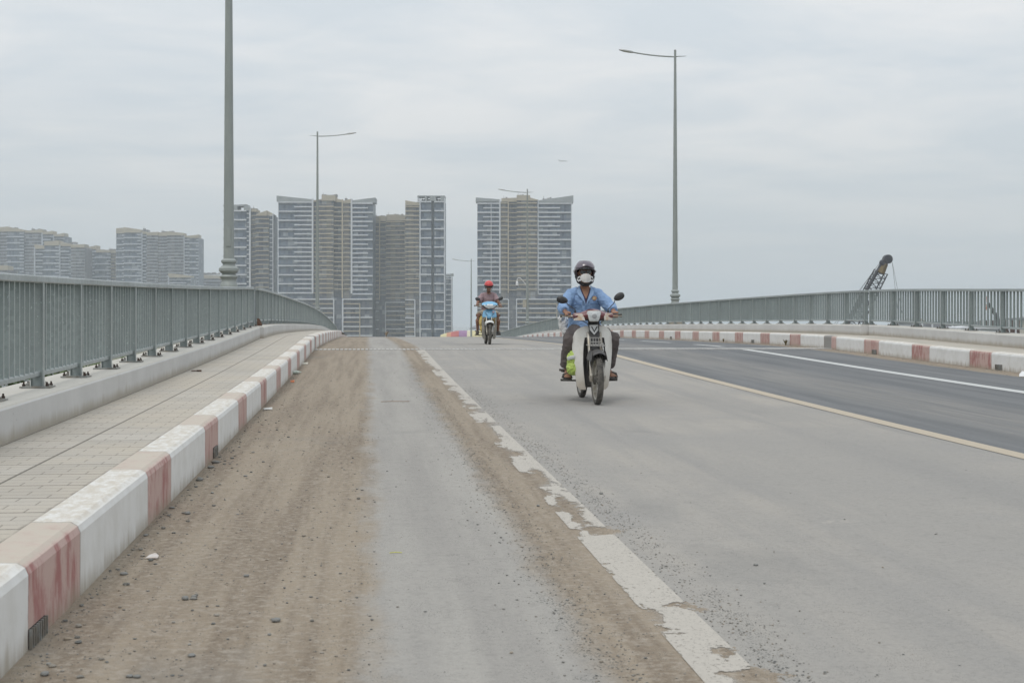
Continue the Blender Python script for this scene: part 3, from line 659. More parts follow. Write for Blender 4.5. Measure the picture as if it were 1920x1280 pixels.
tower('glass tower half hidden behind the nearest lamp post, darker tan wing', 1040, 466,
      [(421, 438, 395, 0, 20, 'g'), (438, 463, 395, 1.2, 22, 'g'), (463, 471, 395, 0, 20, 'g'), (471, 480, 397, -1, 20, 'd'), (480, 505, 404, 1, 22, 'd'), (505, 512.5, 404, 0, 20, 'g')],
      [(418, 438, 395.6, 17.05, 560, 'w', 2, 0), (438, 463, 395.6, 17.05, 560, 'w', 2.6, 1.2), (463, 468, 392, 8.5, 560, 'w', 1.6, 0), (471, 480, 404, 8.5, 560, 't', 1.1, -1), (480, 505, 411, 8.5, 560, 't', 1.3, 1), (506, 512, 404, 8.5, 560, 'w', 1.4, 0)],
      [(468, 470.6, 388, 560, 'w', .3), (511.5, 513, 402, 560, 'w', 0)],
      [(419, 385, 463, 383.5, 387, 'k', 1), (437, 387, 446, 387, 394, 'k', 1), (458, 384, 470, 390, 395, 'k', 1), (471, 391, 481, 392, 397, 'c', -1), (481, 402, 501, 395, 405, 'c', 1), (501, 395, 512, 401.5, 405, 'c', 0)],
      [(472, 481, 388, 392)])
far = 'distant low-rise cluster of apartment towers at the left'
def fart(label, D, xc, parts, plant=()):
    """parts: x0, x1, ytop, kind (g white-banded glass, m mauve wall, s short white bands), crown left height, crown right height"""
    secs, bands, fins, crowns = [], [], [], []
    for i, (x0, x1, yt, kd, c0, c1) in enumerate(parts):
        off = 1.5*(i % 2); secs.append((x0, x1, yt, off, 26, {'g': 'g', 'm': 'm', 's': 'g', 't': 'm'}[kd]))
        if kd == 'g': bands.append((x0-.5, x1+.5, yt+10, 11.9, 560, 'w', 2.2, off)); bands.append((x1-(x1-x0)*.25, x1, yt+4, 11.9, 560, 'w', 1.8, off))
        if kd == 's': bands.append((x0, x1-(x1-x0)*.2, yt+4.5, 5.95, 560, 'w', 2.2, off)); bands.append((x0, x1, yt+4.5, 11.9, 560, 'w', 2.2, off)); fins.append((x0-.6, x0+1.6, yt-2, 560, 'w', off))
        if kd in 'mt': bands.append((x0, x1, yt+5, 5.95, 560, 't' if kd == 't' else 'w', 1.0 if kd == 'm' else 1.3, off))
        if c0: crowns.append((x0, yt-c0, x1, yt-c1, yt+.5, 'c', off))
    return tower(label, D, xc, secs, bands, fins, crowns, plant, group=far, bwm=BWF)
fart('broad distant block with a sky gap between it and the nearest lamp post', 1480, 295,
     [(218, 233, 437, 'g', 9, 10), (233, 266, 436, 'g', 10, 5), (266, 276, 438, 's', 5, 3), (276, 297, 441, 'm', 5, 6), (297, 314, 442, 'm', 6, 7), (314, 345, 441, 'm', 7, 4), (345, 356, 445, 's', 3, 3), (356, 372.5, 446, 'g', 4, 6)],
     [(267, 279, 427, 433), (302, 325, 432, 435)])
fart('tallest distant block, at the left edge of the photo', 1560, 60,
     [(-40, -8, 436, 'g', 6, 6), (-8, 0, 434, 's', 4, 4), (0, 14, 434, 'm', 8, 9), (14, 46, 434, 'g', 9, 3), (46, 80, 436, 'm', 3, 6), (80, 100, 439, 's', 3, 6), (100, 121, 443, 's', 3, 6)],
     [(14, 30, 425, 428), (58, 82, 428, 431)])
fart('distant block standing in front of the tallest left one, low tan-topped roof', 1470, 110,
     [(65, 84, 466, 's', 8, 5), (84, 112, 460, 'g', 7, 9), (112, 134, 461, 's', 8, 3), (134, 160, 464, 'm', 5, 6)], [(125, 142, 452, 456)])
fart('lowest-topped distant block between the two tan-roofed groups', 1520, 190,
     [(161, 181, 467, 's', 3, 7), (181, 208, 473, 'g', 6, 4), (208, 217, 474, 't', 5, 5)], [(203, 216, 466, 469)])
fart('small white-framed roof peeping over the railing below the broad distant block', 1400, 338,
     [(316, 358, 520, 's', 8, 3)])
fart('hazy tan block low beside the base of the nearest lamp post', 1600, 385,
     [(360, 372, 521, 'm', 4, 5), (372, 420, 522, 'm', 7, 5)], [(376, 412, 510, 514)])
fart('pale tan rooftop corner just above the railing at the far left edge', 1300, -5, [(-30, 15, 506, 'm', 9, 8)])

# ------------------------------------------------------------------ right bank: crane, second boom, sheds, fence
CR = pm('crane_steel', (.045, .05, .06), (.07, .07, .075), 1, .6); CRY = pm('crane_yellow', (.15, .11, .045), (.09, .07, .04), 1, .6)
def lattice(mb, a, b_, wa, wb, n, r):
    a, b_ = Vector(a), Vector(b_); d = (b_-a).normalized(); s1 = d.cross(Vector((0, 1, 0))).normalized(); s2 = d.cross(s1).normalized()
    P = lambda i, c: a+(b_-a)*i/n+(s1*((-1, 1, 1, -1)[c])+s2*((-1, -1, 1, 1)[c]))*(wa+(wb-wa)*i/n)/2
    for c in range(4): mb.tube([P(0, c), P(n, c)], r*1.6, 6)
    for i in range(n):
        for c in range(4):
            mb.tube([P(i, c), P(i+1, (c+1) % 4)], r*.8, 4); mb.tube([P(i, c), P(i, (c+1) % 4)], r*.7, 4)
DC = 250.0
hd = W(1664, 486, DC); ft = W(1578, 655, DC); ft.z = -3.0
t = thing('crawler_crane', 'dark lattice-boom crane rising behind the right railing', 'crane', (ft.x, ft.y, GZ))
o0 = Vector((ft.x, ft.y, GZ)); L = lambda p: Vector(p)-o0
mb = MB(); neck = ft.lerp(hd, .86); lattice(mb, L(ft), L(neck), 2.3, 1.9, 16, .075); mb.build('boom', CR, t)
mb = MB(); d = (hd-ft).normalized(); s1 = d.cross(Vector((0, 1, 0))).normalized()
mb.tube([L(neck-d*.3), L(neck+d*1.6)], [(.85, .8), (.55, .55)], 8); mb.build('boom_head', CRY, t)
mb = MB(); mb.lathe([(.65, -.55), (.8, -.5), (.8, .5), (.65, .55)], L(hd), 'y', 20); mb.lathe([(.5, -.5), (.62, -.45), (.62, .45), (.5, .5)], L(hd-d*.9+s1*.35), 'y', 16); mb.tube([L(ft+s1*1.2), L(hd+s1*.5)] if s1.x < 0 else [L(ft-s1*1.2), L(hd-s1*.5)], .30, 8); mb.build('sheave', CR, t)
mb = MB(); ra = W(1673, 492, DC)
for (x, y) in ((1683, 560), (1690, 560), ): 
    q = W(x+8*(x-1675)/10, 640, DC); mb.tube([L(ra), L(q)], .028, 5)
for dx in (0, 5): mb.tube([L(W(1650, 492, DC)), L(W(1545-dx, 640, DC))], .028, 5)
mb.build('cable', CR, t)
mb = MB(); mb.b2(-3, 3.2, -2, 2, 1.3, 4.0); mb.b2(-6, -3, -1.6, 1.6, 1.5, 3.4); mb.build('cab', CRY, t, bevel=.1)
for s_ in (-1, 1): mb = MB(); mb.b2(-4, 4, s_*2.4-.6, s_*2.4+.6, 0, 1.2); mb.build('track', CR, t, bevel=.3)
# second, small jib with a striped hook
DJ = 170.0; a = W(1852, 567, DJ); b_ = W(1871, 597, DJ); c_ = W(1876, 650, DJ); o0 = Vector((c_.x, c_.y, GZ))
t = thing('loader_crane', 'small dark jib with a red hook seen between the right railing bars', 'crane', o0)
mb = MB(); mb.tube([L(a), L(b_)], [.16, .26], 8); mb.build('jib', CR, t)
mb = MB(); mb.tube([L(b_), Vector((0, 0, .1))], [.25, .35], 8); mb.build('mast', CR, t)
RW = pm('hook_red', (.45, .10, .06), (.5, .45, .4), 3, .6)
mb = MB(); mb.tube([L(a), L(a)+Vector((-.05, 0, .75))], .14, 8); mb.tube([L(a)+Vector((-.1, 0, -.2)), L(a)+Vector((-.15, 0, -.9))], .13, 8); mb.build('hook_block', RW, t)
GRYP = pm('grey_panels', (.27, .28, .30), (.22, .23, .25), .8, .7); BRN = pm('brown_panels', (.075, .05, .045), (.12, .08, .07), 1.2, .8)
WSH = pm('white_shed', (.62, .64, .66), (.55, .57, .6), .4, .5); TANG = pm('sand_heap', (.33, .28, .21), (.27, .23, .18), .5, .95)
def wbox(name, label, cat, x0, x1, yt, D, depth, mat, group=None, extra=None):
    p = W((x0+x1)/2, HZ, D); hw = (x1-x0)/2*D/F; zt = EYE+(HZ-yt)*D/F
    t = thing(name, label, cat, (p.x, p.y, GZ), -TH, group); mb = MB(); mb.b2(-hw, hw, 0, depth, 0, zt-GZ); mb.build('wall', mat, t)
    if extra: extra(t, hw, zt-GZ, depth)
    return t
def posts(n, m, w_=.12, up=.25, nm='post'):
    def f(t, hw, h, dep):
        for i in range(n):
            u = -hw+2*hw*(i+.35)/n; mb = MB(); mb.b2(u-w_, u+w_, -.2, -.02, 0, h+up); mb.build(nm, m, t)
    return f
def roof(m, ov=.5, th=.3):
    def f(t, hw, h, dep):
        mb = MB(); mb.prism([(-hw-ov, h+.004), (hw+ov, h+.004), (hw+ov, h+th), (0, h+th*2.2), (-hw-ov, h+th)], -ov, dep+ov, 'y'); mb.build('roof', m, t)
        mb = MB()
        for k in range(5):
            u = -hw+2*hw*(k+.5)/5; mb.b2(u-hw*.1, u+hw*.1, -.05, -.004, h*.55, h*.8)
        mb.build('window', FA['g'], t)
    return f
wbox('hoarding', 'grey panelled hoarding with white posts seen under the right railing', 'fence', 1722, 1836, 602.5, 210, .3, GRYP, None, posts(6, WSH))
wbox('hoarding', 'dark brown sheet-metal hoarding seen between the last railing bars on the right', 'fence', 1838, 1912, 600.5, 200, .3, BRN, None, posts(6, WSH, .1, .1))
wbox('site_office', 'low white site office under the right railing, left of the hoardings', 'shed', 1688, 1716, 604.5, 230, 6, WSH, None, roof(WSH))
wbox('site_office', 'long white flat-roofed cabin glimpsed just above the right parapet', 'shed', 1800, 1872, 616.5, 150, 5, WSH, None, roof(WSH, .4, .15))
wbox('site_office', 'pale cream shed at the far right edge, above the brown hoarding line', 'shed', 1908, 1990, 600, 260, 8, pm('cream_shed', (.55, .53, .46), None, .4, .7), None, roof(GRYP))
mb = MB(); p = W(1735, HZ, 300)
rings = [[(k*3.2-30, j*14-14, max(0, 2.9*(3.2+1.2*math.sin(k*.8)+1.5*math.sin(k*2.1+j))*(1-abs(j-1)*.9)*(1-abs(k-10)/11))) for k in range(21)] for j in range(3)]
mb.add([v for r_ in rings for v in r_], [(j*21+k, j*21+k+1, j*21+21+k+1, j*21+21+k) for j in range(2) for k in range(20)])
o = mb.build('sand_heap', TANG, smooth='all'); o.location = (p.x, p.y, GZ); tag(o, 'long tan heap of sand on the right bank behind the hoardings', 'sand heap')

# beyond the crest: striped canopy and grey marquee
STR = [pm('canopy_%s' % n_, c, tuple(k*.85 for k in c), 1, .6) for n_, c in (('yellow', (.55, .50, .28)), ('orange', (.48, .24, .15)), ('red', (.40, .13, .12)), ('purple', (.28, .17, .29)), ('cream', (.55, .52, .38)))]
DS = 300.0; pc = W(872, HZ, DS); t = thing('striped_canopy', 'rainbow-striped canopy low beyond the crest, left of the distant rider', 'canopy', (pc.x, pc.y, GZ), -TH)
mb = MB(); kx = DS/F; segs = [(826, 838, 0), (838, 846, 1), (846, 861, 2), (861, 876, 3), (876, 884, 4), (884, 912, 0)]
def ctop(x): return -GZ+EYE+(HZ-(629-9.5*min(1, max(0, (x-824)/34))**.7))*kx
for x0, x1, mi in segs:
    mb.mat(mi)
    for s_ in range(2):
        a, b_ = x0+(x1-x0)*s_/2, x0+(x1-x0)*(s_+1)/2; rings = []
        for x in (a, b_):
            h = ctop(x); rings.append([((x-872)*kx, 2.2*math.cos(q*math.pi/6), h-2.3+2.3*math.sin(q*math.pi/6)) for q in range(7)])
        mb.loft([[Vector(v) for v in r_] for r_ in rings], False)
mb.build('canopy_cover', STR, t, smooth='all')
for x in (832, 850, 870, 890, 908):
    mb = MB(); mb.lathe([(.08, 0), (.08, ctop(x)-1.5)], ((x-872)*kx, 0, 0), n=8); mb.build('pole', WSH, t)
pc = W(897, HZ, 290); kx = 290/F; t = thing('marquee', 'small grey peaked marquee roof beyond the crest, beside the distant rider', 'marquee', (pc.x, pc.y, GZ), -TH)
mb = MB(); z0 = -GZ+EYE+(HZ-614.5)*kx; zt_ = -GZ+EYE+(HZ-607)*kx
mb.add([(-1.7, -1.7, z0), (1.7, -1.7, z0), (1.7, 1.7, z0), (-1.7, 1.7, z0), (0, 0, zt_), (-1.7, -1.7, z0-.25), (1.7, -1.7, z0-.25), (1.7, 1.7, z0-.25), (-1.7, 1.7, z0-.25)],
       [(0, 1, 4), (1, 2, 4), (2, 3, 4), (3, 0, 4), (5, 6, 1, 0), (6, 7, 2, 1), (7, 8, 3, 2), (8, 5, 0, 3)]); mb.build('roof', GRYP, t)
for sx in (-1, 1):
    for sy in (-1, 1): mb = MB(); mb.lathe([(.05, 0), (.05, z0)], (sx*1.55, sy*1.55, 0), n=8); mb.build('leg', WSH, t)

# airliner, faint and far
pa = W(1056, 302, 4700); t = thing('airliner', 'faint airliner in the sky above the right tower', 'airplane', pa, R(-85)-TH); t.scale = (.8, .8, .8)
AP = pm('aircraft_paint', (.62, .64, .66), None, .1, .5)
mb = MB(); mb.tube([(0, -19, .6), (0, -16, .2), (0, -10, 0), (0, 12, 0), (0, 17, -.4), (0, 19, -.9)], [.4, 1.3, 2, 2, 1.3, .2], 12); mb.build('fuselage', AP, t, smooth=True)
for s_ in (-1, 1):
    mb = MB(); mb.prism([(0, 4), (0, -3), (s_*17, -5.5), (s_*17, -4)], -.5, -.1); mb.build('wing', AP, t)
mb = MB(); mb.prism([(-19, .8), (-13.5, .8), (-18, 6.5), (-20, 6.5)], -.2, .2, 'x'); mb.prism([(-6, -19), (6, -19), (0, -14)], .7, .95); mb.build('tail', AP, t)

# ------------------------------------------------------------------ trees under the left railing and a few weeds
g = G('leaf_green'); r_ = g.n.new('ShaderNodeObjectInfo'); gi = g.n.new('ShaderNodeNewGeometry')
LEAF = g.end(g.mix(gi.outputs['Random Per Island'], (.035, .06, .018), (.10, .14, .045)), .7)
BARK = pm('bark', (.13, .10, .07), (.08, .06, .05), 6, .95, bump=.5, stretch=(1, 1, .2))
def tree(x, y, h, r, label, nleaf=2600, seed=0):
    h += 6
    rd = random.Random(seed); t = thing('tree', label, 'tree', (x, y, GZ), rd.uniform(0, 6), 'trees below the left side of the bridge')
    mb = MB(); hb = h-r*1.5
    mb.tube([(0, 0, 0), (.05, .05, hb*.5), (0, .1, hb), (.05, 0, hb+r*.6)], [.22, .17, .13, .05], 8); lobes = []
    for k in range(7):
        a = k*.9+rd.random(); q = Vector((math.cos(a)*r*.6, math.sin(a)*r*.6, hb+r*rd.uniform(.3, 1.0)))
        mb.tube([(0, .05, hb*.85), q*.5+Vector((0, 0, hb*.5)), q], [.09, .06, .02], 6); lobes.append((q, r*rd.uniform(.35, .6)))
    lobes.append((Vector((0, 0, hb+r)), r*.6)); mb.build('trunk', BARK, t, smooth=True)
    mb = MB()
    for i in range(nleaf):
        c, rr = rd.choice(lobes); d = Vector((rd.gauss(0, 1), rd.gauss(0, 1), rd.gauss(0, 1))).normalized()*rr*rd.uniform(.5, 1.08)
        p = c+d; s_ = rd.uniform(.05, .11); u = Vector((rd.gauss(0, 1), rd.gauss(0, 1), rd.gauss(0, .6))).normalized(); v = u.orthogonal().normalized()
        mb.add([p-u*s_, p+v*s_*.5, p+u*s_*1.2, p-v*s_*.5], [(0, 1, 2, 3)])
    mb.build('crown', LEAF, t, fix=False)
for i, (x, y, h, r, lb) in enumerate([(-6.0, 9.0, 7.2, 2.2, 'dark green tree below the near left railing, first from the camera'), (-7.4, 13.5, 7.0, 2.2, 'dark tree second from the camera, leaves seen through the gap under the left railing'),
                                      (-5.8, 18.0, 7.1, 1.9, 'leafy tree third from the camera under the left railing'), (-7.6, 22.5, 7.3, 2.2, 'tree fourth from the camera, standing a little farther from the bridge'), (-6.2, 27.5, 7.0, 2.0, 'last tree before the joint below the left railing'), (-9, 5, 7.4, 2.4, 'tree beside the camera position, left of the near railing')]):
    tree(x, y, h, r, lb, seed=i+3)
def weed(p, h, label, seed, col_=None):
    rd = random.Random(seed); mb = MB()
    for k in range(26):
        a = rd.uniform(0, 6.28); L_ = h*rd.uniform(.4, 1); d = Vector((math.cos(a), math.sin(a), 0)); q = d*L_*.45+Vector((0, 0, L_*.8)); s_ = Vector((-d.y, d.x, 0))*.012
        mb.add([-s_, s_, q*.6+s_*1.6+Vector((0, 0, .03)), q*.6-s_*1.6+Vector((0, 0, .03)), q], [(0, 1, 2, 3), (3, 2, 4)])
    o = mb.build('weed', col_ or DRY, fix=False); o.location = p; tag(o, label, 'weed', 'weeds along the road')
DRY = pm('dry_weed', (.22, .18, .09), (.14, .15, .06), 20, .9)
weed(Vector((10.80, 42.5, zs(42.5))), .13, 'dry weed at the foot of the right kerb below the lamp post', 1); weed(Vector((10.80, 36.0, zs(36.0))), .20, 'tall dry weed against a red block of the right kerb', 2)
weed(Vector((10.80, 44.2, zs(44.2))), .08, 'tiny weed beside the larger one below the lamp post', 3)
weed(Vector((.95, 72, zs(72))), .42, 'dusty brown bush on the crest in front of the lower tan tower', 4, pm('dusty_bush', (.32, .26, .19), None, 10, .95))

# ------------------------------------------------------------------ stones, gravel, litter
g = G('stone_grey'); gi = g.n.new('ShaderNodeNewGeometry'); rr = gi.outputs['Random Per Island']
STN = g.end(g.mix(rr, (.12, .125, .12), g.mix(g.math('FRACT', g.math('MULTIPLY', rr, 13.7)), (.30, .25, .19), (.26, .26, .25))), .9)
def rock(mb, c, r, rd, n=6):
    sx, sy, sz = r*rd.uniform(.8, 1.3), r*rd.uniform(.7, 1.1), r*rd.uniform(.45, .75); a0 = rd.uniform(0, 6); rings = []
    for z, k in ((-.5, .6), (0, 1.0), (.65, .7)):
        rings.append([Vector((c[0]+sx*k*rd.uniform(.8, 1.15)*math.cos(a0+q*6.283/n), c[1]+sy*k*rd.uniform(.8, 1.15)*math.sin(a0+q*6.283/n), c[2]+sz*(z+.35)+r*rd.uniform(-.08, .08))) for q in range(n)])
    mb.loft(rings)
rd = random.Random(11); mb = MB()
for i in range(7000):
    Y_ = 3.6+22*rd.random()**1.7; u = rd.random()
    if u < .50: X_ = rd.uniform(-1.17, .05)
    elif u < .62: X_ = -1.17+abs(rd.gauss(0, .05))
    elif u < .76: X_ = rd.gauss(.82, .13)
    elif u < .86: X_ = rd.gauss(1.42, .12)
    elif u < .97: X_ = rd.uniform(0, 2.0)
    else: X_ = rd.uniform(1.3, 5.0)
    r = (.0026+.0052*rd.random()**5)*(1 if X_ < 1.0 else .8)
    rock(mb, (X_, Y_, zs(Y_)+r*.1), r, rd, 5)
for i in range(130):
    Y_ = 3.8+13*rd.random()**1.4; X_ = -1.16+abs(rd.gauss(0, .14)) if i % 3 else rd.uniform(-1.0, .0); r = rd.uniform(.007, .015); rock(mb, (X_, Y_, zs(Y_)+r*.1), r, rd, 6)
for i in range(3000):
    Y_ = 3.8+16*rd.random()**1.5; X_ = rd.gauss(.84, .09) if i % 2 else rd.gauss(1.40, .07); r = rd.uniform(.0025, .0055); rock(mb, (X_, Y_, zs(Y_)+r*.1), r, rd, 4)
tag(mb.build('gravel', [STN], fix=False), 'loose grit scattered over the mud and dust of the road', 'gravel', kind='stuff')
mb = MB()
for i in range(900):       # spilled grit on the right edge mud
    Y_ = 18+40*rd.random(); r = .006+.008*rd.random()**2; X_ = X_KR-abs(rd.gauss(0, .22))-.02; rock(mb, (X_, Y_, zs(Y_)), r, rd, 4)
tag(mb.build('gravel', [STN], fix=False), 'fine grit in the mud along the right kerb', 'gravel', kind='stuff')
for x, y, r, lb in ((351, 964, .022, 'pale grey stone lying level with the second red kerb block, farther from the kerb'), (322, 953, .018, 'dark stone at the kerb foot beside the second red block'), (316, 967, .011, 'pebble just below the dark stone at the kerb foot'),
                    (375, 901, .022, 'pale stone close to the left kerb between the second and third red blocks'), (460, 893, .016, 'dark stone alone in the mud left of the grey wheel track'), (398, 925, .013, 'flat pebble in the mud midway between kerb and lone dark stone'),
                    (517, 1165, .017, 'blue-grey stone at the edge of the mud, low in the photo'), (462, 1081, .014, 'pale pebble in the middle of the mud strip'), (347, 1124, .019, 'larger stone of the cluster right of the nearest red block'),
                    (364, 1119, .012, 'smaller stone of the cluster right of the nearest red block'), (232, 1077, .018, 'dark stone below the plastic scrap near the kerb'), (84, 1266, .017, 'stone in the bottom left corner'), (243, 1269, .013, 'left of two pebbles at the bottom edge'), (257, 1270, .012, 'right of two pebbles at the bottom edge'),
                    (359, 1230, .014, 'brownish stone near the bottom edge, right of the two pebbles'), (404, 868, .030, 'clod of rubble below the drain in the third red block'), (395, 877, .022, 'rubble piece under the clod by the third red block'), (1009, 949, .014, 'dark stone on the dirt just left of the white edge line'), (1127, 926, .014, 'dark stone on the lane right of the white edge line'), (1417, 1060, .012, 'small black stone alone on the pale lane')):
    p = on_road(x, y); m_ = MB(); rock(m_, (0, 0, 0), r, rd, 8); o = m_.build('stone', STN, smooth='all'); o.location = p+Vector((0, 0, r*.1)); tag(o, lb, 'stone', 'stones lying on the road')
PLS = pm('plastic_film', (.55, .52, .50), (.48, .42, .38), 20, .4, bump=.3)
def scrap(x, y, pts, mat, name, label, cat, h=.006):
    p = on_road(x, y); m_ = MB(); n = len(pts)
    m_.add([(a, b_, c_) for a, b_, c_ in pts]+[(a, b_, c_-.003) for a, b_, c_ in pts], [tuple(range(n)), tuple(range(2*n-1, n-1, -1))]+[(i, n+i, n+(i+1) % n, (i+1) % n) for i in range(n)])
    o = m_.build(name, mat); o.location = p+Vector((0, 0, .008)); tag(o, label, cat)
scrap(286, 1047, [(-.03, -.015, 0), (.025, -.02, 0), (.028, .012, .006), (.008, .035, .016), (-.016, .018, .010)], PLS, 'plastic_scrap', 'crumpled pale plastic scrap on the mud beside the white kerb block', 'litter')
scrap(502, 768, [(-.04, -.03, 0), (.05, -.02, 0), (.05, .03, .02), (-.05, .04, .01)], pm('paper_white', (.6, .6, .58), None, 9, .7), 'paper_scrap', 'thin white paper strip by the left kerb, halfway up the photo', 'litter')
scrap(571, 683, [(-.06, -.05, 0), (.06, -.04, 0), (.06, .06, .03), (-.05, .07, .02)], pm('paper_cream', (.58, .55, .47), None, 9, .7), 'paper_scrap', 'cream scrap near the kerb just before the joint', 'litter')
scrap(548, 717, [(-.02, -.04, 0), (.03, -.03, 0), (.03, .04, .03), (-.03, .03, .02)], pm('scrap_orange', (.45, .14, .05), None, 9, .7), 'wrapper', 'tiny orange wrapper by the left kerb', 'litter')
scrap(1917, 706, [(-.10, -.1, 0), (.14, -.1, 0), (.16, .10, .07), (.05, .12, .08), (-.03, .05, .03)], WHT, 'plastic_bag', 'white plastic bag at the right kerb, cut by the right edge of the photo', 'litter')
p = on_road(556, 701); m_ = MB(); m_.lathe([(.022, -.08), (.028, -.07), (.028, .02), (.012, .06), (.012, .08)], (0, 0, .028), 'x', 12); o = m_.build('plastic_bottle', pm('bottle_plastic', (.35, .42, .36), (.5, .52, .48), 20, .2), smooth=True); o.location = p; o.rotation_euler = (0, 0, .5)
tag(o, 'small crushed bottle lying against the left kerb', 'bottle')
p = on_road(741, 753.5); m_ = MB(); m_.tube([(-.17, 0, .006), (-.05, .03, .008), (.08, -.03, .010), (.17, .04, .006)], .0035, 6); o = m_.build('stick', pm('twig', (.30, .21, .14), None, 20, .9)); o.location = p; tag(o, 'thin brown stick lying across the grey wheel track', 'stick')
p = on_road(742, 1037); m_ = MB(); m_.tube([(-.03, 0, .004), (0, .004, .006), (.03, .002, .004)], .0022, 5); o = m_.build('straw_piece', pm('straw_yellow', (.55, .55, .12), None, 20, .6)); o.location = p; tag(o, 'bright yellow sliver of plastic on the grey wheel track', 'litter')
zz = on_road(349, 694, .305); m_ = MB(); m_.ring([(.035, .006), (.045, 0), (.035, -.006), (.03, 0)], (0, 0, .01), 'z', 14); m_.b2(.03, .09, -.01, .01, 0, .02); o = m_.build('metal_shackle', RUST); o.location = (-2.2, 18.5, zs(18.5)+.305); tag(o, 'small dark metal ring lying on the tiled pavement by the parapet', 'metal ring')

# ------------------------------------------------------------------ people and motorbikes
def remesh(mb, name, mat, parent, voxel=.006, sm_=4, wr=0.0, wf=14.0, mats=None):
    me = bpy.data.meshes.new('tmp'); me.from_pydata(mb.v, [], mb.f)
    bm = bmesh.new(); bm.from_mesh(me); bmesh.ops.recalc_face_normals(bm, faces=bm.faces); bm.to_mesh(me); bm.free()
    o = bpy.data.objects.new('tmp', me); COL.objects.link(o)
    r_ = o.modifiers.new('r', 'REMESH'); r_.mode = 'VOXEL'; r_.voxel_size = voxel; r_.adaptivity = 0
    s_ = o.modifiers.new('s', 'SMOOTH'); s_.factor = .5; s_.iterations = sm_
    bpy.context.view_layer.update(); dg = bpy.context.evaluated_depsgraph_get()
    m2 = bpy.data.meshes.new_from_object(o.evaluated_get(dg)); bpy.data.objects.remove(o)
    if wr:
        m2.update(); nrm = [v.normal.copy() for v in m2.vertices]
        for v, vn in zip(m2.vertices, nrm):
            p = v.co.copy(); k = noise.noise(Vector((p.x*wf, p.y*wf*.6, p.z*wf*.7)))+.5*noise.noise(Vector((p.x*wf*2.2, p.y*wf*1.2, p.z*wf*2.6+9)))
            v.co = p+vn*(wr*(1-abs(k)*2.2))
    m2.polygons.foreach_set('use_smooth', [True]*len(m2.polygons)); m2.materials.clear(); m2.materials.append(mat)
    no = bpy.data.objects.new(name, m2); COL.objects.link(no); no.parent = parent; return no
def ell(mb, c, r, **k): mb.ball(c, r, 20, 14)
SKIN = pm('skin', (.30, .155, .095), (.25, .125, .075), 12, .55); SKIN2 = pm('skin_tan', (.25, .125, .08), (.20, .10, .06), 12, .55)
HAIR = pm('black_hair', (.012, .011, .01), None, 30, .5)
def bez(a, b_, c_, n=5): 
    a, b_, c_ = Vector(a), Vector(b_), Vector(c_); return [a*(1-t)**2+b_*2*t*(1-t)+c_*t*t for t in [k/n for k in range(n+1)]]
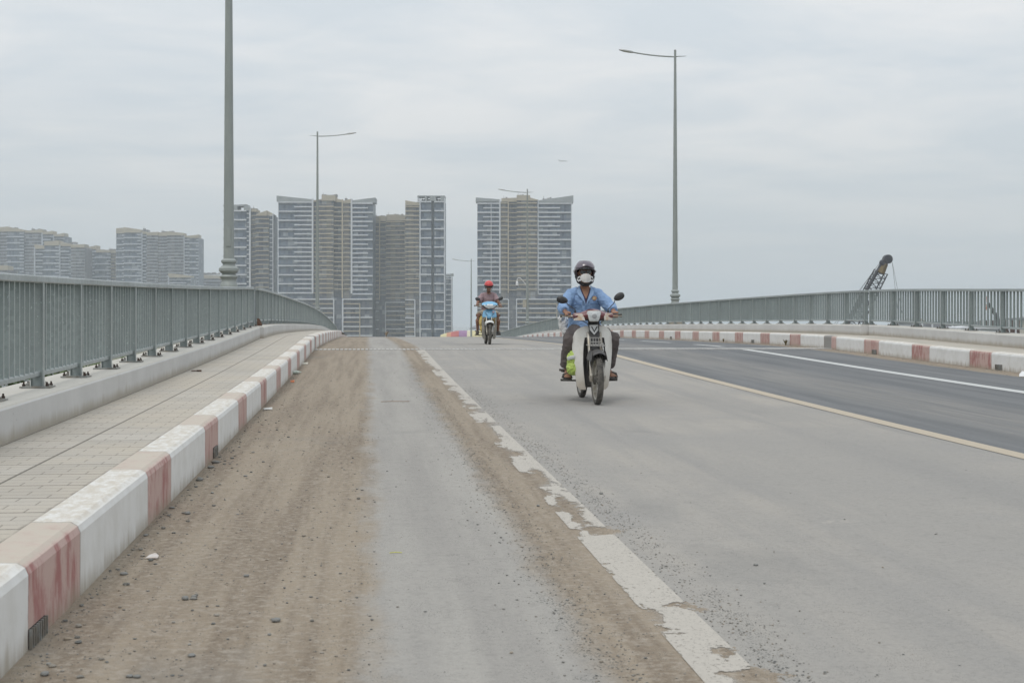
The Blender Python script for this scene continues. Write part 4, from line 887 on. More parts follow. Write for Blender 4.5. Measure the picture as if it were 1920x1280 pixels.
def body(mb, J, lg=1.0):
    cx = J['neck'][0]
    mb.tube([J['pelvis'], J['waist'], J['chest'], J['neckb']], [(.165, .115), (.145, .105), (.17, .105), (.07, .065)], 16, up=(0, 1, 0))
    mb.tube([J['neckb'], J['neck'], Vector(J['head'])+Vector((0, .02, -.05))], [.062, .052, .05], 14)
    hd = Vector(J['head']); tl = J.get('tilt', 0.0); Rm = Matrix.Rotation(tl, 3, 'X')
    h = MB(); ell(h, (0, .01, .03), (.074, .092, .088)); ell(h, (0, -.02, -.045), (.058, .066, .062)); ell(h, (0, -.045, -.085), (.030, .032, .025))
    h.tube([(0, -.078, .018), (0, -.103, -.022), (0, -.098, -.034), (0, -.075, -.036)], [.008, .013, .016, .010], 10)
    h.tube([(-.022, -.078, -.058), (0, -.088, -.056), (.022, -.078, -.058)], .0075, 8); h.tube([(-.018, -.076, -.069), (0, -.086, -.070), (.018, -.076, -.069)], .0075, 8)
    h.tube([(-.045, -.066, .028), (-.02, -.082, .032), (0, -.08, .028), (.02, -.082, .032), (.045, -.066, .028)], .009, 8)
    for s_ in (-1, 1): h.tube([(s_*.072, .0, .02), (s_*.082, .012, .0), (s_*.074, .006, -.03)], [.012, .016, .010], 8); ell(h, (s_*.042, -.055, -.018), (.022, .02, .022))
    mb.add([Rm @ Vector(v)+hd for v in h.v], h.f)
    for s_, k in ((-1, 'L'), (1, 'R')):
        sh, el, wr = Vector(J['sh'+k]), Vector(J['el'+k]), Vector(J['wr'+k])
        mb.tube([Vector(J['chest'])+Vector((s_*.08, 0, .08)), sh, sh.lerp(el, .35), el, el.lerp(wr, .3), wr], [.07, .058, .05, .040, .041, .026], 12)
        # hand closed round the grip: palm, four fingers of different length and a thumb from its side
        gx, gy, gz = J['grip'+k]; up = Vector((0, 0, 1))
        mb.tube([wr, wr.lerp(Vector((gx, gy+.035, gz+.034)), .5), (gx, gy+.028, gz+.036), (gx, gy-.012, gz+.034)], [(.027, .02), (.034, .018), (.042, .016), (.040, .013)], 12)
        for i, (dx, ln) in enumerate(((-.032, .88), (-.011, 1.0), (.011, .96), (.031, .78))):
            x = gx+dx*(1 if k == 'R' else -1)*-1
            if J.get('lever'+k) and i in (0, 1):   # fingers resting forward on the brake lever
                mb.tube([(x, gy-.008, gz+.036), (x, gy-.04*ln, gz+.036), (x, gy-.066*ln, gz+.022), (x, gy-.078*ln, gz+.002), (x, gy-.074*ln, gz-.016)], [.0105, .0100, .0095, .009, .007], 8)
            else:
                mb.tube([(x, gy-.005, gz+.036), (x, gy-.034, gz+.026), (x, gy-.040, gz-.002), (x, gy-.028*ln, gz-.026*ln), (x, gy-.006, gz-.032*ln)], [.0108, .0105, .0098, .009, .0075], 8)
        ix = gx-s_*.042
        mb.tube([(gx-s_*.030, gy+.035, gz+.028), (ix, gy+.030, gz+.012), (ix-s_*.010, gy+.014, gz-.018), (ix-s_*.004, gy-.012, gz-.028)], [.014, .0125, .0105, .0085], 8)
        hp, kn, an = Vector(J['hip'+k]), Vector(J['kn'+k]), Vector(J['an'+k])
        mb.tube([Vector(J['pelvis'])+Vector((s_*.05, 0, 0)), hp, hp.lerp(kn, .5), kn, kn.lerp(an, .3), kn.lerp(an, .65), an], [.10*lg, .088*lg, .075*lg, .056*lg, .057*lg, .042*lg, .034], 14)
        ft = Vector(J['ft'+k])   # toe position; foot with heel, arch and toes
        mb.tube([an, an+Vector((0, .02, -.045)), an.lerp(ft, .35)+Vector((0, 0, -.01)), an.lerp(ft, .75)+Vector((0, 0, -.012)), ft+Vector((0, .02, 0))], [(.034, .034), (.036, .036), (.038, .032), (.044, .022), (.042, .014)], 12, up=(0, 0, 1))
        for i in range(5): 
            x = ft.x+s_*(i-2)*.0165*1.0; L_ = (.028, .030, .027, .022, .018)[i]
            mb.tube([(x, ft.y+.03, ft.z+.003), (x+s_*.002, ft.y+.03-L_-.012, ft.z-.002)], [.0105 if i else .014, .0085 if i else .012], 8)
J1 = dict(pelvis=(-.02, .93, .855), waist=(-.022, .915, 1.0), chest=(-.028, .85, 1.25), neckb=(-.033, .80, 1.385), neck=(-.036, .765, 1.43), head=(-.040, .735, 1.555), tilt=R(2),
          shL=(-.195, .84, 1.305), shR=(.138, .84, 1.305), elL=(-.325, .66, 1.135), elR=(.275, .66, 1.145), wrL=(-.318, .47, 1.085), wrR=(.275, .47, 1.09),
          gripL=(-.305, .385, 1.045), gripR=(.272, .385, 1.05), leverL=True,
          hipL=(-.12, .88, .85), hipR=(.08, .88, .85), knL=(-.255, .49, .755), knR=(.275, .49, .765), anL=(-.265, .70, .375), anR=(.240, .70, .385), ftL=(-.275, .53, .295), ftR=(.285, .53, .305))
def shoe(mb, an, ft, s_, sole=True):
    an, ft = Vector(an), Vector(ft)
    if sole:
        mb.prism([(ft.x-.047, ft.y-.02), (ft.x+.047, ft.y-.02), (ft.x+.05, ft.y+.06), (an.x+.036, an.y+.06), (an.x-.036, an.y+.06), (ft.x-.05, ft.y+.06)], ft.z-.042, ft.z-.018)

SHIRT = pm('blue_work_shirt', (.22, .335, .53), (.185, .29, .475), 6, .85, bump=.5, bs=22, bd=.01)
SHIRT_D = pm('shirt_dark_seam', (.09, .17, .33), None, 6, .9); COLLAR = pm('shirt_collar_blue', (.25, .37, .56), None, 6, .85)  # seams in a darker blue, collar in a lighter one
TROU = pm('brown_grey_trousers', (.115, .096, .092), (.085, .072, .07), 5, .85, bump=.5, bs=18, bd=.01)
SAND = pm('dark_sandal', (.045, .04, .035), (.07, .065, .06), 20, .7)
HELM = pm('helmet_plum', (.045, .032, .048), (.06, .04, .048), 8, .22, coat=.6); HELMB = pm('helmet_black', (.012, .012, .015), None, 20, .5)
VIS = pm('smoke_visor', (.11, .09, .115), (.08, .06, .085), 6, .12, coat=.8)
GLS = pm('sunglass_lens', (.008, .009, .010), None, 5, .08, coat=.6); MASK = pm('white_mask', (.66, .655, .64), (.60, .59, .57), 20, .9, bump=.25, bs=40)
TEE = pm('violet_tshirt', (.06, .05, .10), None, 8, .9)
def shell(name, parent, mat, c, r, keep, th=.006, nu=80, nv=50, tilt=0.0):
    """part of an ellipsoid: keep(azimuth from the face, elevation) in degrees"""
    mb = MB(); Rm = Matrix.Rotation(tilt, 3, 'X'); idx = {}
    P = lambda i, j, k: Rm @ Vector((k*r[0]*math.cos(math.pi*(j/nv-.5))*math.sin(2*math.pi*i/nu), -k*r[1]*math.cos(math.pi*(j/nv-.5))*math.cos(2*math.pi*i/nu), k*r[2]*math.sin(math.pi*(j/nv-.5))))+Vector(c)
    fs = []
    def V(i, j):
        i %= nu
        if (i, j) not in idx: idx[(i, j)] = len(idx)
        return idx[(i, j)]
    for i in range(nu):
        for j in range(nv):
            az = 360*(i+.5)/nu; az = az-360 if az > 180 else az; elv = 180*((j+.5)/nv-.5)
            if keep(az, elv): fs.append((V(i, j), V(i+1, j), V(i+1, j+1), V(i, j+1)))
    vs = [P(i, j, 1.0) for (i, j) in idx]; mb.add(vs, fs); o = mb.build(name, mat, parent, smooth='all')
    s_ = o.modifiers.new('s', 'SOLIDIFY'); s_.thickness = th; s_.offset = -1; return o

def rider1(loc):
    t = thing('person', 'nearer rider in light blue work shirt, white face mask and plum helmet', 'person', loc); J = J1
    mb = MB(); body(mb, J, .72); remesh(mb, 'body', SKIN, t, .0055, 3)
    # shirt
    mb = MB()
    mb.tube([(-.02, .90, .83), (-.02, .90, .90), (-.022, .90, 1.0), (-.026, .865, 1.12), (-.028, .845, 1.24), (-.03, .835, 1.305), (-.033, .81, 1.365)], [(.200, .155), (.205, .155), (.198, .145), (.200, .138), (.195, .130), (.160, .105), (.080, .082)], 20, up=(0, 1, 0))
    for s_, k in ((-1, 'L'), (1, 'R')):
        sh, el, wr = Vector(J['sh'+k]), Vector(J['el'+k]), Vector(J['wr'+k])
        mb.tube([(-.03+s_*.07, .825, 1.325), sh+Vector((s_*.004, 0, -.012)), sh.lerp(el, .5), el+Vector((0, 0, -.012)), el.lerp(wr, .45), el.lerp(wr, .8)], [(.072, .068), (.076, .074), (.072, .074), (.068, .072), (.060, .064), (.050, .052)], 14)
    shirt = remesh(mb, 'shirt', SHIRT, t, .006, 3, .009, 11)
    # open collar over a violet t-shirt, pocket seams, placket and a round chest emblem
    fy = lambda x, z: .846-.136*math.sqrt(max(.05, 1-((x+.03)/.23)**2))+max(0, z-1.27)*.42-.004
    mb = MB(); mb.rows([(1.17, -.031, -.029), (1.22, -.048, -.012), (1.28, -.066, .006), (1.335, -.084, .024), (1.375, -.095, .035)], lambda x, z: fy(x, z)-.003+(.01 if z > 1.34 else 0), 6, .006); mb.build('t_shirt', TEE, shirt, smooth=True)
    mb = MB(); mb.rows([(1.245, -.031, -.029), (1.29, -.052, -.008), (1.335, -.070, .010), (1.385, -.085, .025)], lambda x, z: fy(x, z)-.007+(.012 if z > 1.34 else 0), 6, .006); mb.build('open_neck', SKIN, shirt, smooth=True)
    for s_ in (-1, 1):
        mb = MB(); X0 = lambda q: -.03+s_*q
        rw = [(1.165, .0, .006), (1.21, .012, .026), (1.26, .028, .062), (1.30, .044, .098), (1.335, .058, .105), (1.38, .066, .092), (1.405, .060, .078)]
        mb.rows([(z, min(X0(a), X0(b_)), max(X0(a), X0(b_))) for z, a, b_ in rw], lambda x, z: fy(x, z)-.010+max(0, z-1.36)*.3, 4, .010); mb.build('collar', COLLAR, shirt, smooth=True)
    mb = MB()
    for s_, zt in ((-1, 1.175), (1, 1.185)):
        x0 = -.03+s_*.105; mb.tube([(x0-.05, fy(x0-.05, zt)-.002, zt+(.0 if s_ > 0 else -.012)), (x0, fy(x0, zt)-.006, zt+.006), (x0+.05, fy(x0+.05, zt)-.002, zt-.004)], .005 if s_ > 0 else .008, 6)
    mb.tube([(-.03, fy(-.03, 1.16)-.003, 1.16), (-.029, fy(-.03, 1.05)-.012, 1.05), (-.03, fy(-.03, 1)-.016, .98)], .0035, 6); mb.build('pocket_seam', SHIRT_D, shirt)
    mb = MB(); mb.lathe([(.028, 0), (.028, .004)], (.078, fy(.078, 1.25)-.006, 1.252), 'y', 18); mb.build('chest_emblem', pm('emblem_brown', (.32, .15, .07), (.42, .24, .10), 40, .7), shirt)
    mb = MB(); mb.lathe([(.017, 0), (.017, .002)], (.072, fy(.078, 1.25)-.0085, 1.252), 'y', 14); mb.build('emblem_patch', pm('emblem_cream', (.50, .42, .28), None, 30, .7), shirt)
    # trousers
    mb = MB(); mb.tube([(-.02, .95, .93), (-.02, .95, .84), (-.02, .93, .80)], [(.17, .125), (.19, .14), (.17, .12)], 16, up=(0, 1, 0))
    for s_, k in ((-1, 'L'), (1, 'R')):
        hp, kn, an = (Vector(J[q+k]) for q in ('hip', 'kn', 'an'))
        mb.tube([hp+Vector((-s_*.03, .03, 0)), hp.lerp(kn, .4), kn+Vector((s_*.006, .01, .0)), kn.lerp(an, .22)+Vector((s_*.004, .01, 0)), kn.lerp(an, .55)+Vector((s_*.006, .03, 0)), kn.lerp(an, .86)+Vector((s_*.004, .03, 0))], [(.115, .11), (.098, .098), (.078, .082), (.076, .08), (.074, .078), (.076, .088)], 16)
    for k in 'LR': ell(mb, Vector(J['kn'+k])+Vector((0, .008, -.004)), (.078, .082, .080)); ell(mb, Vector(J['kn'+k]).lerp(Vector(J['an'+k]), .12), (.078, .078, .09))
    remesh(mb, 'trousers', TROU, t, .006, 3, .010, 9)
    for s_, k in ((-1, 'L'), (1, 'R')):
        mb = MB(); shoe(mb, J['an'+k], J['ft'+k], s_); ft = Vector(J['ft'+k])
        for dy in (.055, .10): mb.tube([(ft.x-.05, ft.y+dy, ft.z-.02), (ft.x-.035, ft.y+dy, ft.z+.026), (ft.x, ft.y+dy, ft.z+.036), (ft.x+.035, ft.y+dy, ft.z+.026), (ft.x+.05, ft.y+dy, ft.z-.02)], [(.006, .018)]*5, 8)
        mb.build('sandal', SAND, t, smooth=True)
    c = Vector(J['head'])+Vector((-.001, .022, .030)); r = (.128, .148, .132)
    opening = lambda a, e_: not (abs(a) < 66 and e_ < 8-abs(a)*.05) and e_ > -52+max(0, 0) and not (abs(a) < 80 and e_ < -36)
    hl = shell('helmet', t, HELM, c, r, opening, .02)
    shell('helmet_trim', hl, HELMB, c, tuple(k*1.012 for k in r), lambda a, e_: opening(a, e_) and e_ < 17-abs(a)*.2+(9 if abs(a) < 9 else 0)-(.0 if abs(a) < 9 else 0), .004)
    shell('visor', hl, VIS, c+Vector((0, -.004, .008)), tuple(k*1.045 for k in r), lambda a, e_: abs(a) < 74 and 16+6*math.cos(R(a*4)) < e_ < 60, .003)
    mb = MB()
    for s_ in (-1, 1): mb.lathe([(.016, -.006), (.016, .006)], (c.x+s_*.134, c.y-.02, c.z+.0), 'x', 12)
    mb.build('visor_pivot', pm('pivot_silver', (.5, .5, .5), None, 5, .3, .8), hl)
    mb = MB(); h0 = Vector(J['head']); mb.tube([h0+Vector((-.112, -.0, -.03)), h0+Vector((-.088, -.03, -.10)), h0+Vector((-.03, -.055, -.140)), h0+Vector((.03, -.055, -.140)), h0+Vector((.088, -.03, -.10)), h0+Vector((.112, 0, -.03))], [(.012, .02)]*6, 8); mb.build('chin_strap', HELMB, hl)
    mb = MB()
    for s_ in (-1, 1): mb.rows([(h0.z-.006, h0.x+s_*.036-.020, h0.x+s_*.036+.020), (h0.z+.004, h0.x+s_*.036-.030, h0.x+s_*.036+.030), (h0.z+.02, h0.x+s_*.036-.032, h0.x+s_*.036+.032), (h0.z+.034, h0.x+s_*.036-.028, h0.x+s_*.036+.028)], lambda x, z: h0.y-.104+9*(x-h0.x)**2, 6, .005)
    mb.b2(h0.x-.01, h0.x+.01, h0.y-.106, h0.y-.10, h0.z+.018, h0.z+.027)
    mb.build('sunglasses', GLS, t, smooth=True)
    mb = MB(); mb.rows([(h0.z-.112, h0.x-.024, h0.x+.024), (h0.z-.095, h0.x-.048, h0.x+.048), (h0.z-.070, h0.x-.064, h0.x+.064), (h0.z-.045, h0.x-.070, h0.x+.070), (h0.z-.020, h0.x-.056, h0.x+.056), (h0.z-.004, h0.x-.026, h0.x+.026)],
                       lambda x, z: h0.y-.116+10.0*(x-h0.x)**2+3.0*(z-h0.z+.045)**2-.010*math.exp(-((x-h0.x)/.012)**2), 10, .006); mk = mb.build('face_mask', MASK, t, smooth=True)
    mb = MB()
    for s_ in (-1, 1): mb.tube([h0+Vector((s_*.068, -.072, -.04)), h0+Vector((s_*.090, -.05, -.050)), h0+Vector((s_*.098, -.04, -.075)), h0+Vector((s_*.085, -.05, -.095)), h0+Vector((s_*.06, -.075, -.075))], [(.003, .010)]*5, 6)
    mb.build('ear_loop', WHT, mk)

g = G('cream_plastic'); gn = g.noise(7, 5, .65); CREAM = g.end(g.mix(g.sm(g.math('ADD', g.z, g.math('MULTIPLY', gn, .5)), .75, .35, 0, .75), g.mix(g.sm(gn, .4, .7), (.70, .69, .655), (.63, .61, .56)), (.36, .30, .225)), .4); g.p.inputs['Coat Weight'].default_value = .2; MAROON = pm('maroon_paint', (.10, .012, .018), (.14, .03, .03), 5, .25, coat=.5)
DPL = pm('dark_dusty_plastic', (.045, .045, .05), (.09, .085, .08), 9, .55); RUB = pm('tyre_rubber', (.05, .048, .044), (.13, .12, .105), 12, .85, bump=.3); 
CHR = pm('dusty_chrome', (.42, .40, .36), (.30, .27, .22), 12, .35, .6); ENG = pm('engine_grey', (.08, .075, .07), (.13, .12, .10), 10, .6, .3)
HLG = G('headlight_glass'); hv = HLG.math('SINE', HLG.math('MULTIPLY', HLG.x, 420)); HLG = HLG.end(HLG.mix(HLG.sm(HLG.noise(30, 3), .3, .7), (.62, .64, .64), (.42, .45, .46)), .12); HLG.node_tree.nodes['Principled BSDF'].inputs['Coat Weight'].default_value = 1
SIG = pm('signal_lens', (.62, .60, .57), (.55, .40, .28), 25, .15, coat=.8)
SEAT = pm('seat_vinyl', (.02, .02, .02), None, 20, .5)
def wheel(t, y, name, r=.29):
    w_ = thing_child(name, t)
    mb = MB(); mb.ring([(r-.062, -.022), (r-.045, -.033), (r-.018, -.034), (r-.004, -.022), (r, 0), (r-.004, .022), (r-.018, .034), (r-.045, .033), (r-.062, .022)], (0, y, r), 'x', 48)
    for k in range(48):
        a = k*math.pi/24
        for s_ in (-1, 1):
            p = Vector((s_*.016, y+(r-.001)*math.cos(a+s_*.03), r+(r-.001)*math.sin(a+s_*.03))); mb.box(p, (.016, .020, .008), Matrix.Rotation(a+math.pi/2, 3, 'X'))
    mb.build('tyre', RUB, w_, smooth=True)
    mb = MB(); mb.ring([(r-.075, -.02), (r-.058, -.026), (r-.054, -.022), (r-.066, 0), (r-.054, .022), (r-.058, .026), (r-.075, .02)], (0, y, r), 'x', 40)
    for k in range(24):
        a = k*math.pi/12; s_ = (-1) ** k
        mb.tube([(s_*.02, y+.04*math.cos(a+s_*.5), r+.04*math.sin(a+s_*.5)), (0, y+(r-.07)*math.cos(a), r+(r-.07)*math.sin(a))], .0022, 4)
    mb.build('rim', CHR, w_, smooth=True)
    mb = MB(); mb.lathe([(.03, -.05), (.055, -.045), (.06, .03), (.03, .05), (.012, .07)], (0, y, r), 'x', 20); mb.build('hub', ENG, w_, smooth=True)
def thing_child(name, t):
    o = bpy.data.objects.new(name, None); COL.objects.link(o); o.parent = t; o.empty_display_size = .1; return o
def bike_common(t, c, mirL, mirR, gl, gr):
    """frame, running gear and handlebars shared by both step-through bikes; c = x of centre line"""
    wheel(t, 0, 'front_wheel'); wheel(t, 1.22, 'rear_wheel')
    for s_ in (-1, 1):
        mb = MB(); mb.tube([(s_*.072, .26, .84), (s_*.072, .07, .50), (s_*.072, -.005, .33)], [.02, .019, .024], 10); mb.tube([(s_*.072, .0, .34), (s_*.066, .0, .27)], [.03, .024], 10); mb.build('fork_leg', CHR, t, smooth=True)
    mb = MB(); mb.tube([(0, .28, .80), (0, .36, .62), (0, .50, .40), (0, .72, .36), (0, 1.0, .52), (0, 1.25, .66)], [.045, .05, .05, .045, .04, .03], 10)
    for s_ in (-1, 1): mb.tube([(s_*.08, .80, .36), (s_*.08, 1.22, .29)], .02, 8); mb.tube([(s_*.11, 1.18, .32), (s_*.11, 1.10, .66)], .024, 8)
    mb.build('frame', ENG, t, smooth=True)
    mb = MB(); mb.b2(-.10, .10, .52, .78, .17, .37); mb.tube([(0, .52, .30), (0, .36, .33)], [(.06, .055), (.05, .045)], 10); 
    for k in range(5): mb.box((0, .385+k*.028, .315), (.14, .006, .12))
    mb.build('engine', ENG, t, bevel=.015)
    mb = MB(); mb.tube([(0, .66, .765), (0, .80, .80), (0, 1.05, .80), (0, 1.38, .83)], [(.09, .04), (.13, .05), (.135, .05), (.11, .035)], 14); mb.build('seat', SEAT, t, smooth=True)
    mb = MB(); mb.tube([(.10, .45, .22), (.12, .70, .17), (.13, 1.0, .20), (.13, 1.45, .30)], [.016, .018, .036, .04], 12); mb.build('exhaust', CHR, t, smooth=True)
    for s_ in (-1, 1):
        mb = MB(); mb.tube([(s_*.08, .64, .245), (s_*.35, .64, .250)], .011, 8); mb.box((s_*.29, .64, .253), (.12, .045, .026)); mb.build('foot_peg', RUB, t, bevel=.004)
        mb = MB(); mb.tube([(s_*.08, .96, .30), (s_*.30, .95, .345)], .010, 8); mb.box((s_*.28, .95, .36), (.09, .04, .028)); mb.build('foot_peg', RUB, t, bevel=.004)
        mb = MB(); g_ = gl if s_ < 0 else gr; mb.tube([(c+s_*.10, .30, g_[2]-.01), (g_[0]-s_*.10, .36, g_[2]-.003), (g_[0]+s_*.07, .385, g_[2])], .011, 8); mb.build('handlebar', CHR, t, smooth=True)
        mb = MB(); mb.tube([(g_[0]-s_*.055, .385, g_[2]), (g_[0]+s_*.065, .385, g_[2])], .0165, 12); mb.lathe([(.021, -.012), (.021, .012)], (g_[0]+s_*.075, .385, g_[2]), 'x', 12); mb.build('grip', RUB, t, smooth=True)
        mb = MB(); mb.tube([(g_[0]-s_*.06, .37, g_[2]-.006), (g_[0]-s_*.05, .325, g_[2]-.008), (g_[0]+s_*.02, .305, g_[2]-.010), (g_[0]+s_*.075, .31, g_[2]-.008)], .0055, 8); mb.build('brake_lever', CHR, t, smooth=True)
        m_ = mirL if s_ < 0 else mirR; (mx_, my_, mz_, rot, base) = m_
        mb = MB(); mb.tube([base, Vector(base)+Vector((0, 0, .04)), Vector(base).lerp(Vector((mx_, my_, mz_)), .55)+Vector((0, 0, .012)), (mx_-s_*.045, my_-.01, mz_-.022)], [.009, .006, .0055, .0055], 8)
        mb.lathe([(.012, 0), (.010, .03)], base, 'z', 10); mi = mb.build('mirror', BLK, t, smooth=True)
        mb = MB(); Rm = Matrix.Rotation(rot, 3, 'Y'); rings = []
        for yy, k in ((-.030, .25), (-.027, .6), (-.016, .88), (-.004, 1.0), (.006, .97)):
            rings.append([Vector((mx_, my_, mz_))+Rm @ Vector((.070*k*math.cos(q*math.pi/12), yy, .045*k*math.sin(q*math.pi/12)*(1+.12*math.cos(q*math.pi/12)*s_))) for q in range(24)])
        mb.loft(rings); mb.build('mirror_shell', BLK, mi, smooth=True)
    mb = MB(); mb.rows([(.60, -.075, .075), (.66, -.08, .08), (.72, -.075, .075)], lambda x, z: 1.50+.5*abs(x)+(.72-z)*.2, 6, .05); mb.build('rear_mudguard', DPL, t, smooth=True)
    mb = MB()
    for k in range(8):
        a = R(10+k*20); 
    rings = []
    for k in range(9):
        a = R(0+k*19); yy, zz_ = 1.22+.325*math.cos(a), .29+.325*math.sin(a)
        rings.append([(x, yy+.02*math.cos(a)*(1-abs(x)/.07), zz_+.02*math.sin(a)*(1-abs(x)/.07)) for x in (-.06, -.03, 0, .03, .06)])
    n = 5; vs = [v for r_ in rings for v in r_]; mb.add(vs, [(i*n+j, i*n+j+1, (i+1)*n+j+1, (i+1)*n+j) for i in range(8) for j in range(4)])
    o = mb.build('rear_fender', DPL, t, smooth='all'); s_ = o.modifiers.new('s', 'SOLIDIFY'); s_.thickness = .006
    mb = MB(); mb.tube([(-.09, .72, .17), (-.10, .95, .165)], .010, 6); mb.build('side_stand', ENG, t)
def fender(t, mat, r=.345, a0=25, a1=165, w_=.095, drop=0.0, front=1):
    mb = MB(); rings = []; xs = (-1, -.96, -.7, -.35, 0, .35, .7, .96, 1)
    for k in range(15):
        a = R(a0+(a1-a0)*k/14); ca, sa = math.cos(a), math.sin(a); wk = w_*(1-.18*abs(k-7)/7)
        ring = []
        for u in xs:
            rr = r+.03*(1-u*u)-(.055+drop if abs(u) == 1 else .012*abs(u)); ring.append((u*wk, rr*ca, .29+rr*sa))
        rings.append(ring)
    n = len(xs); vs = [v for r_ in rings for v in r_]; mb.add(vs, [(i*n+j, i*n+j+1, (i+1)*n+j+1, (i+1)*n+j) for i in range(14) for j in range(n-1)])
    o = mb.build('front_fender', mat, t, smooth='all'); s_ = o.modifiers.new('s', 'SOLIDIFY'); s_.thickness = .005; return o

def bike1(loc):
    t = thing('motorbike', 'nearer motorbike with cream leg shields and maroon handlebar cowl', 'motorbike', loc, 0, 'motorbikes on the bridge')
    c = -.02
    bike_common(t, c, (-.366, .40, 1.231, R(12), (-.215, .345, 1.075)), (.327, .40, 1.271, R(-28), (.185, .345, 1.08)), (-.305, .385, 1.040), (.272, .385, 1.045))
    for s_ in (-1, 1):
        out = [(.16, .165, .09), (.19, .178, .095), (.26, .188, .105), (.36, .200, .118), (.48, .215, .128), (.60, .226, .126), (.70, .229, .122), (.78, .222, .110), (.79, .220, .062), (.84, .205, .058), (.88, .178, .056), (.905, .140, .056), (.92, .10, .056)]
        out = [(z, o_*1.07, i_) for z, o_, i_ in out]; out[0] = (.155, .15, .095)
        mb = MB(); cc = .005
        mb.rows([(z, min(cc+s_*i_, cc+s_*o_), max(cc+s_*i_, cc+s_*o_)) for z, o_, i_ in out], lambda x, z: .27+6*max(0, abs(x-cc)-.07)**2+.16*max(0, .45-z)+.22*max(0, z-.80)**1.2-.02, 10, .012)
        mb.build('leg_shield', CREAM, t, smooth=True)
        mb = MB(); mb.tube([(cc+s_*i_, .25+6*max(0, i_-.07)**2+.16*max(0, .45-z), z) for z, o_, i_ in out[1:8]], .008, 6); mb.build('shield_trim', BLK, t)
    mb = MB(); mb.b2(-.11, .12, .36, .44, .20, .76); mb.build('inner_panel', DPL, t, bevel=.03)
    mb = MB(); mb.rows([(.60, -.055, .06), (.70, -.060, .062), (.80, -.062, .062), (.90, -.062, .060), (.985, -.070, .066)], lambda x, z: .215+3*(x)**2+(z-.8)*.15, 8, .05); mb.build('steering_cover', DPL, t, smooth=True)
    bx, bz = -.007, .878
    mb = MB(); mb.prism([(bx-.058, bz+.050), (bx-.045, bz+.060), (bx+.045, bz+.060), (bx+.058, bz+.050), (bx+.050, bz-.005), (bx, bz-.062), (bx-.050, bz-.005)], .196, .212, 'y'); bd = mb.build('badge', pm('badge_white', (.72, .73, .74), None, 9, .3), t, bevel=.003)
    mb = MB(); mb.prism([(bx-.040, bz+.036), (bx-.026, bz+.036), (bx, bz-.012), (bx+.026, bz+.036), (bx+.040, bz+.036), (bx, bz-.034)], .190, .1965, 'y'); mb.build('badge_chevron', BLK, bd)
    for s_ in (-1, 1): mb = MB(); mb.tube([(-.02+s_*.22, .33, 1.04), (-.02+s_*.15, .20, 1.0), (-.02+s_*.06, .20, .94), (s_*.05, .16, .80), (s_*.085, .05, .55), (s_*.06, .0, .33)], .005, 6); mb.build('brake_cable', BLK, t, smooth=True)
    fender(t, DPL, .335, 18, 118, .096, .015)
    for s_ in (-1, 1):
        mb = MB(); mb.add([(s_*.100, -.15, .515), (s_*.112, -.06, .52), (s_*.115, .04, .53), (s_*.110, .14, .54), (s_*.092, .15, .60), (s_*.090, .04, .635), (s_*.088, -.06, .635), (s_*.086, -.13, .60)], [(0, 1, 2, 3, 4, 5, 6, 7)]); q = mb.build('fender_skirt', DPL, t); k_ = q.modifiers.new('s', 'SOLIDIFY'); k_.thickness = .006
    # wire luggage rack on the fork
    mb = MB(); W_ = pm('rack_wire', (.45, .44, .42), None, 20, .4, .6)
    for zz_ in (.795, .745, .715): mb.tube([(-.07, .15, zz_), (-.075, .06, zz_-.01), (.055, .06, zz_-.01), (.052, .15, zz_)], .0045, 6)
    for k in range(5): x = -.075+k*.0325; mb.tube([(x, .06, .705), (x, .065, .79)], .0035, 5)
    for k in range(6): x = -.10+k*.035; mb.tube([(x, .14, .70), (x, -.06, .695)], .004, 5)
    mb.tube([(-.11, .14, .70), (-.11, -.06, .695), (.085, -.06, .695), (.085, .14, .70)], .005, 6); mb.build('luggage_rack', W_, t)
    # cowl: lofted along x
    mb = MB(); rings = []
    for x, zc_, hh_, yf, yb in ((-.262, 1.035, .030, .175, .26), (-.25, 1.036, .040, .155, .30), (-.17, 1.038, .046, .13, .34), (-.115, 1.045, .062, .11, .36), (-.07, 1.050, .072, .10, .37), (-.02, 1.052, .076, .095, .37), (.03, 1.050, .072, .10, .37), (.075, 1.045, .062, .11, .36), (.13, 1.040, .046, .13, .34), (.205, 1.040, .040, .155, .30), (.218, 1.040, .030, .175, .26)):
        rings.append([(x, yf+(yb-yf)*(.5-.5*math.cos(a)), zc_+hh_*math.sin(a)*(1.0 if math.sin(a) > 0 else .92)) for a in [q*math.pi/9 for q in range(18)]])
    mb.loft([[Vector(v) for v in r_] for r_ in rings]); mb.build('handlebar_cowl', MAROON, t, smooth=True)
    mb = MB(); mb.lathe([(.07, 0), (.055, .04), (.045, .09)], (-.015, .25, .935), 'z', 16); mb.b2(-.19, .15, .16, .30, .985, 1.005); mb.build('cowl_underside', BLK, t, smooth=True)
    z0, x0 = 1.040, -.024
    mb = MB(); rw = [(z0-.060, .045), (z0-.052, .056), (z0-.01, .068), (z0+.03, .080), (z0+.05, .079), (z0+.060, .066)]
    mb.rows([(z, x0-a, x0+a) for z, a in rw], lambda x, z: .078+4*(x-x0)**2+3*(z-z0)**2, 10, .03); hl = mb.build('headlight', HLG, t, smooth=True)
    mb = MB(); mb.rows([(z0-.066, x0-.05, x0+.05), (z0-.01, x0-.074, x0+.074), (z0+.035, x0-.087, x0+.087), (z0+.066, x0-.072, x0+.072)], lambda x, z: .088+4*(x-x0)**2+3*(z-z0)**2, 10, .02); mb.build('headlight_rim', CHR, hl, smooth=True)
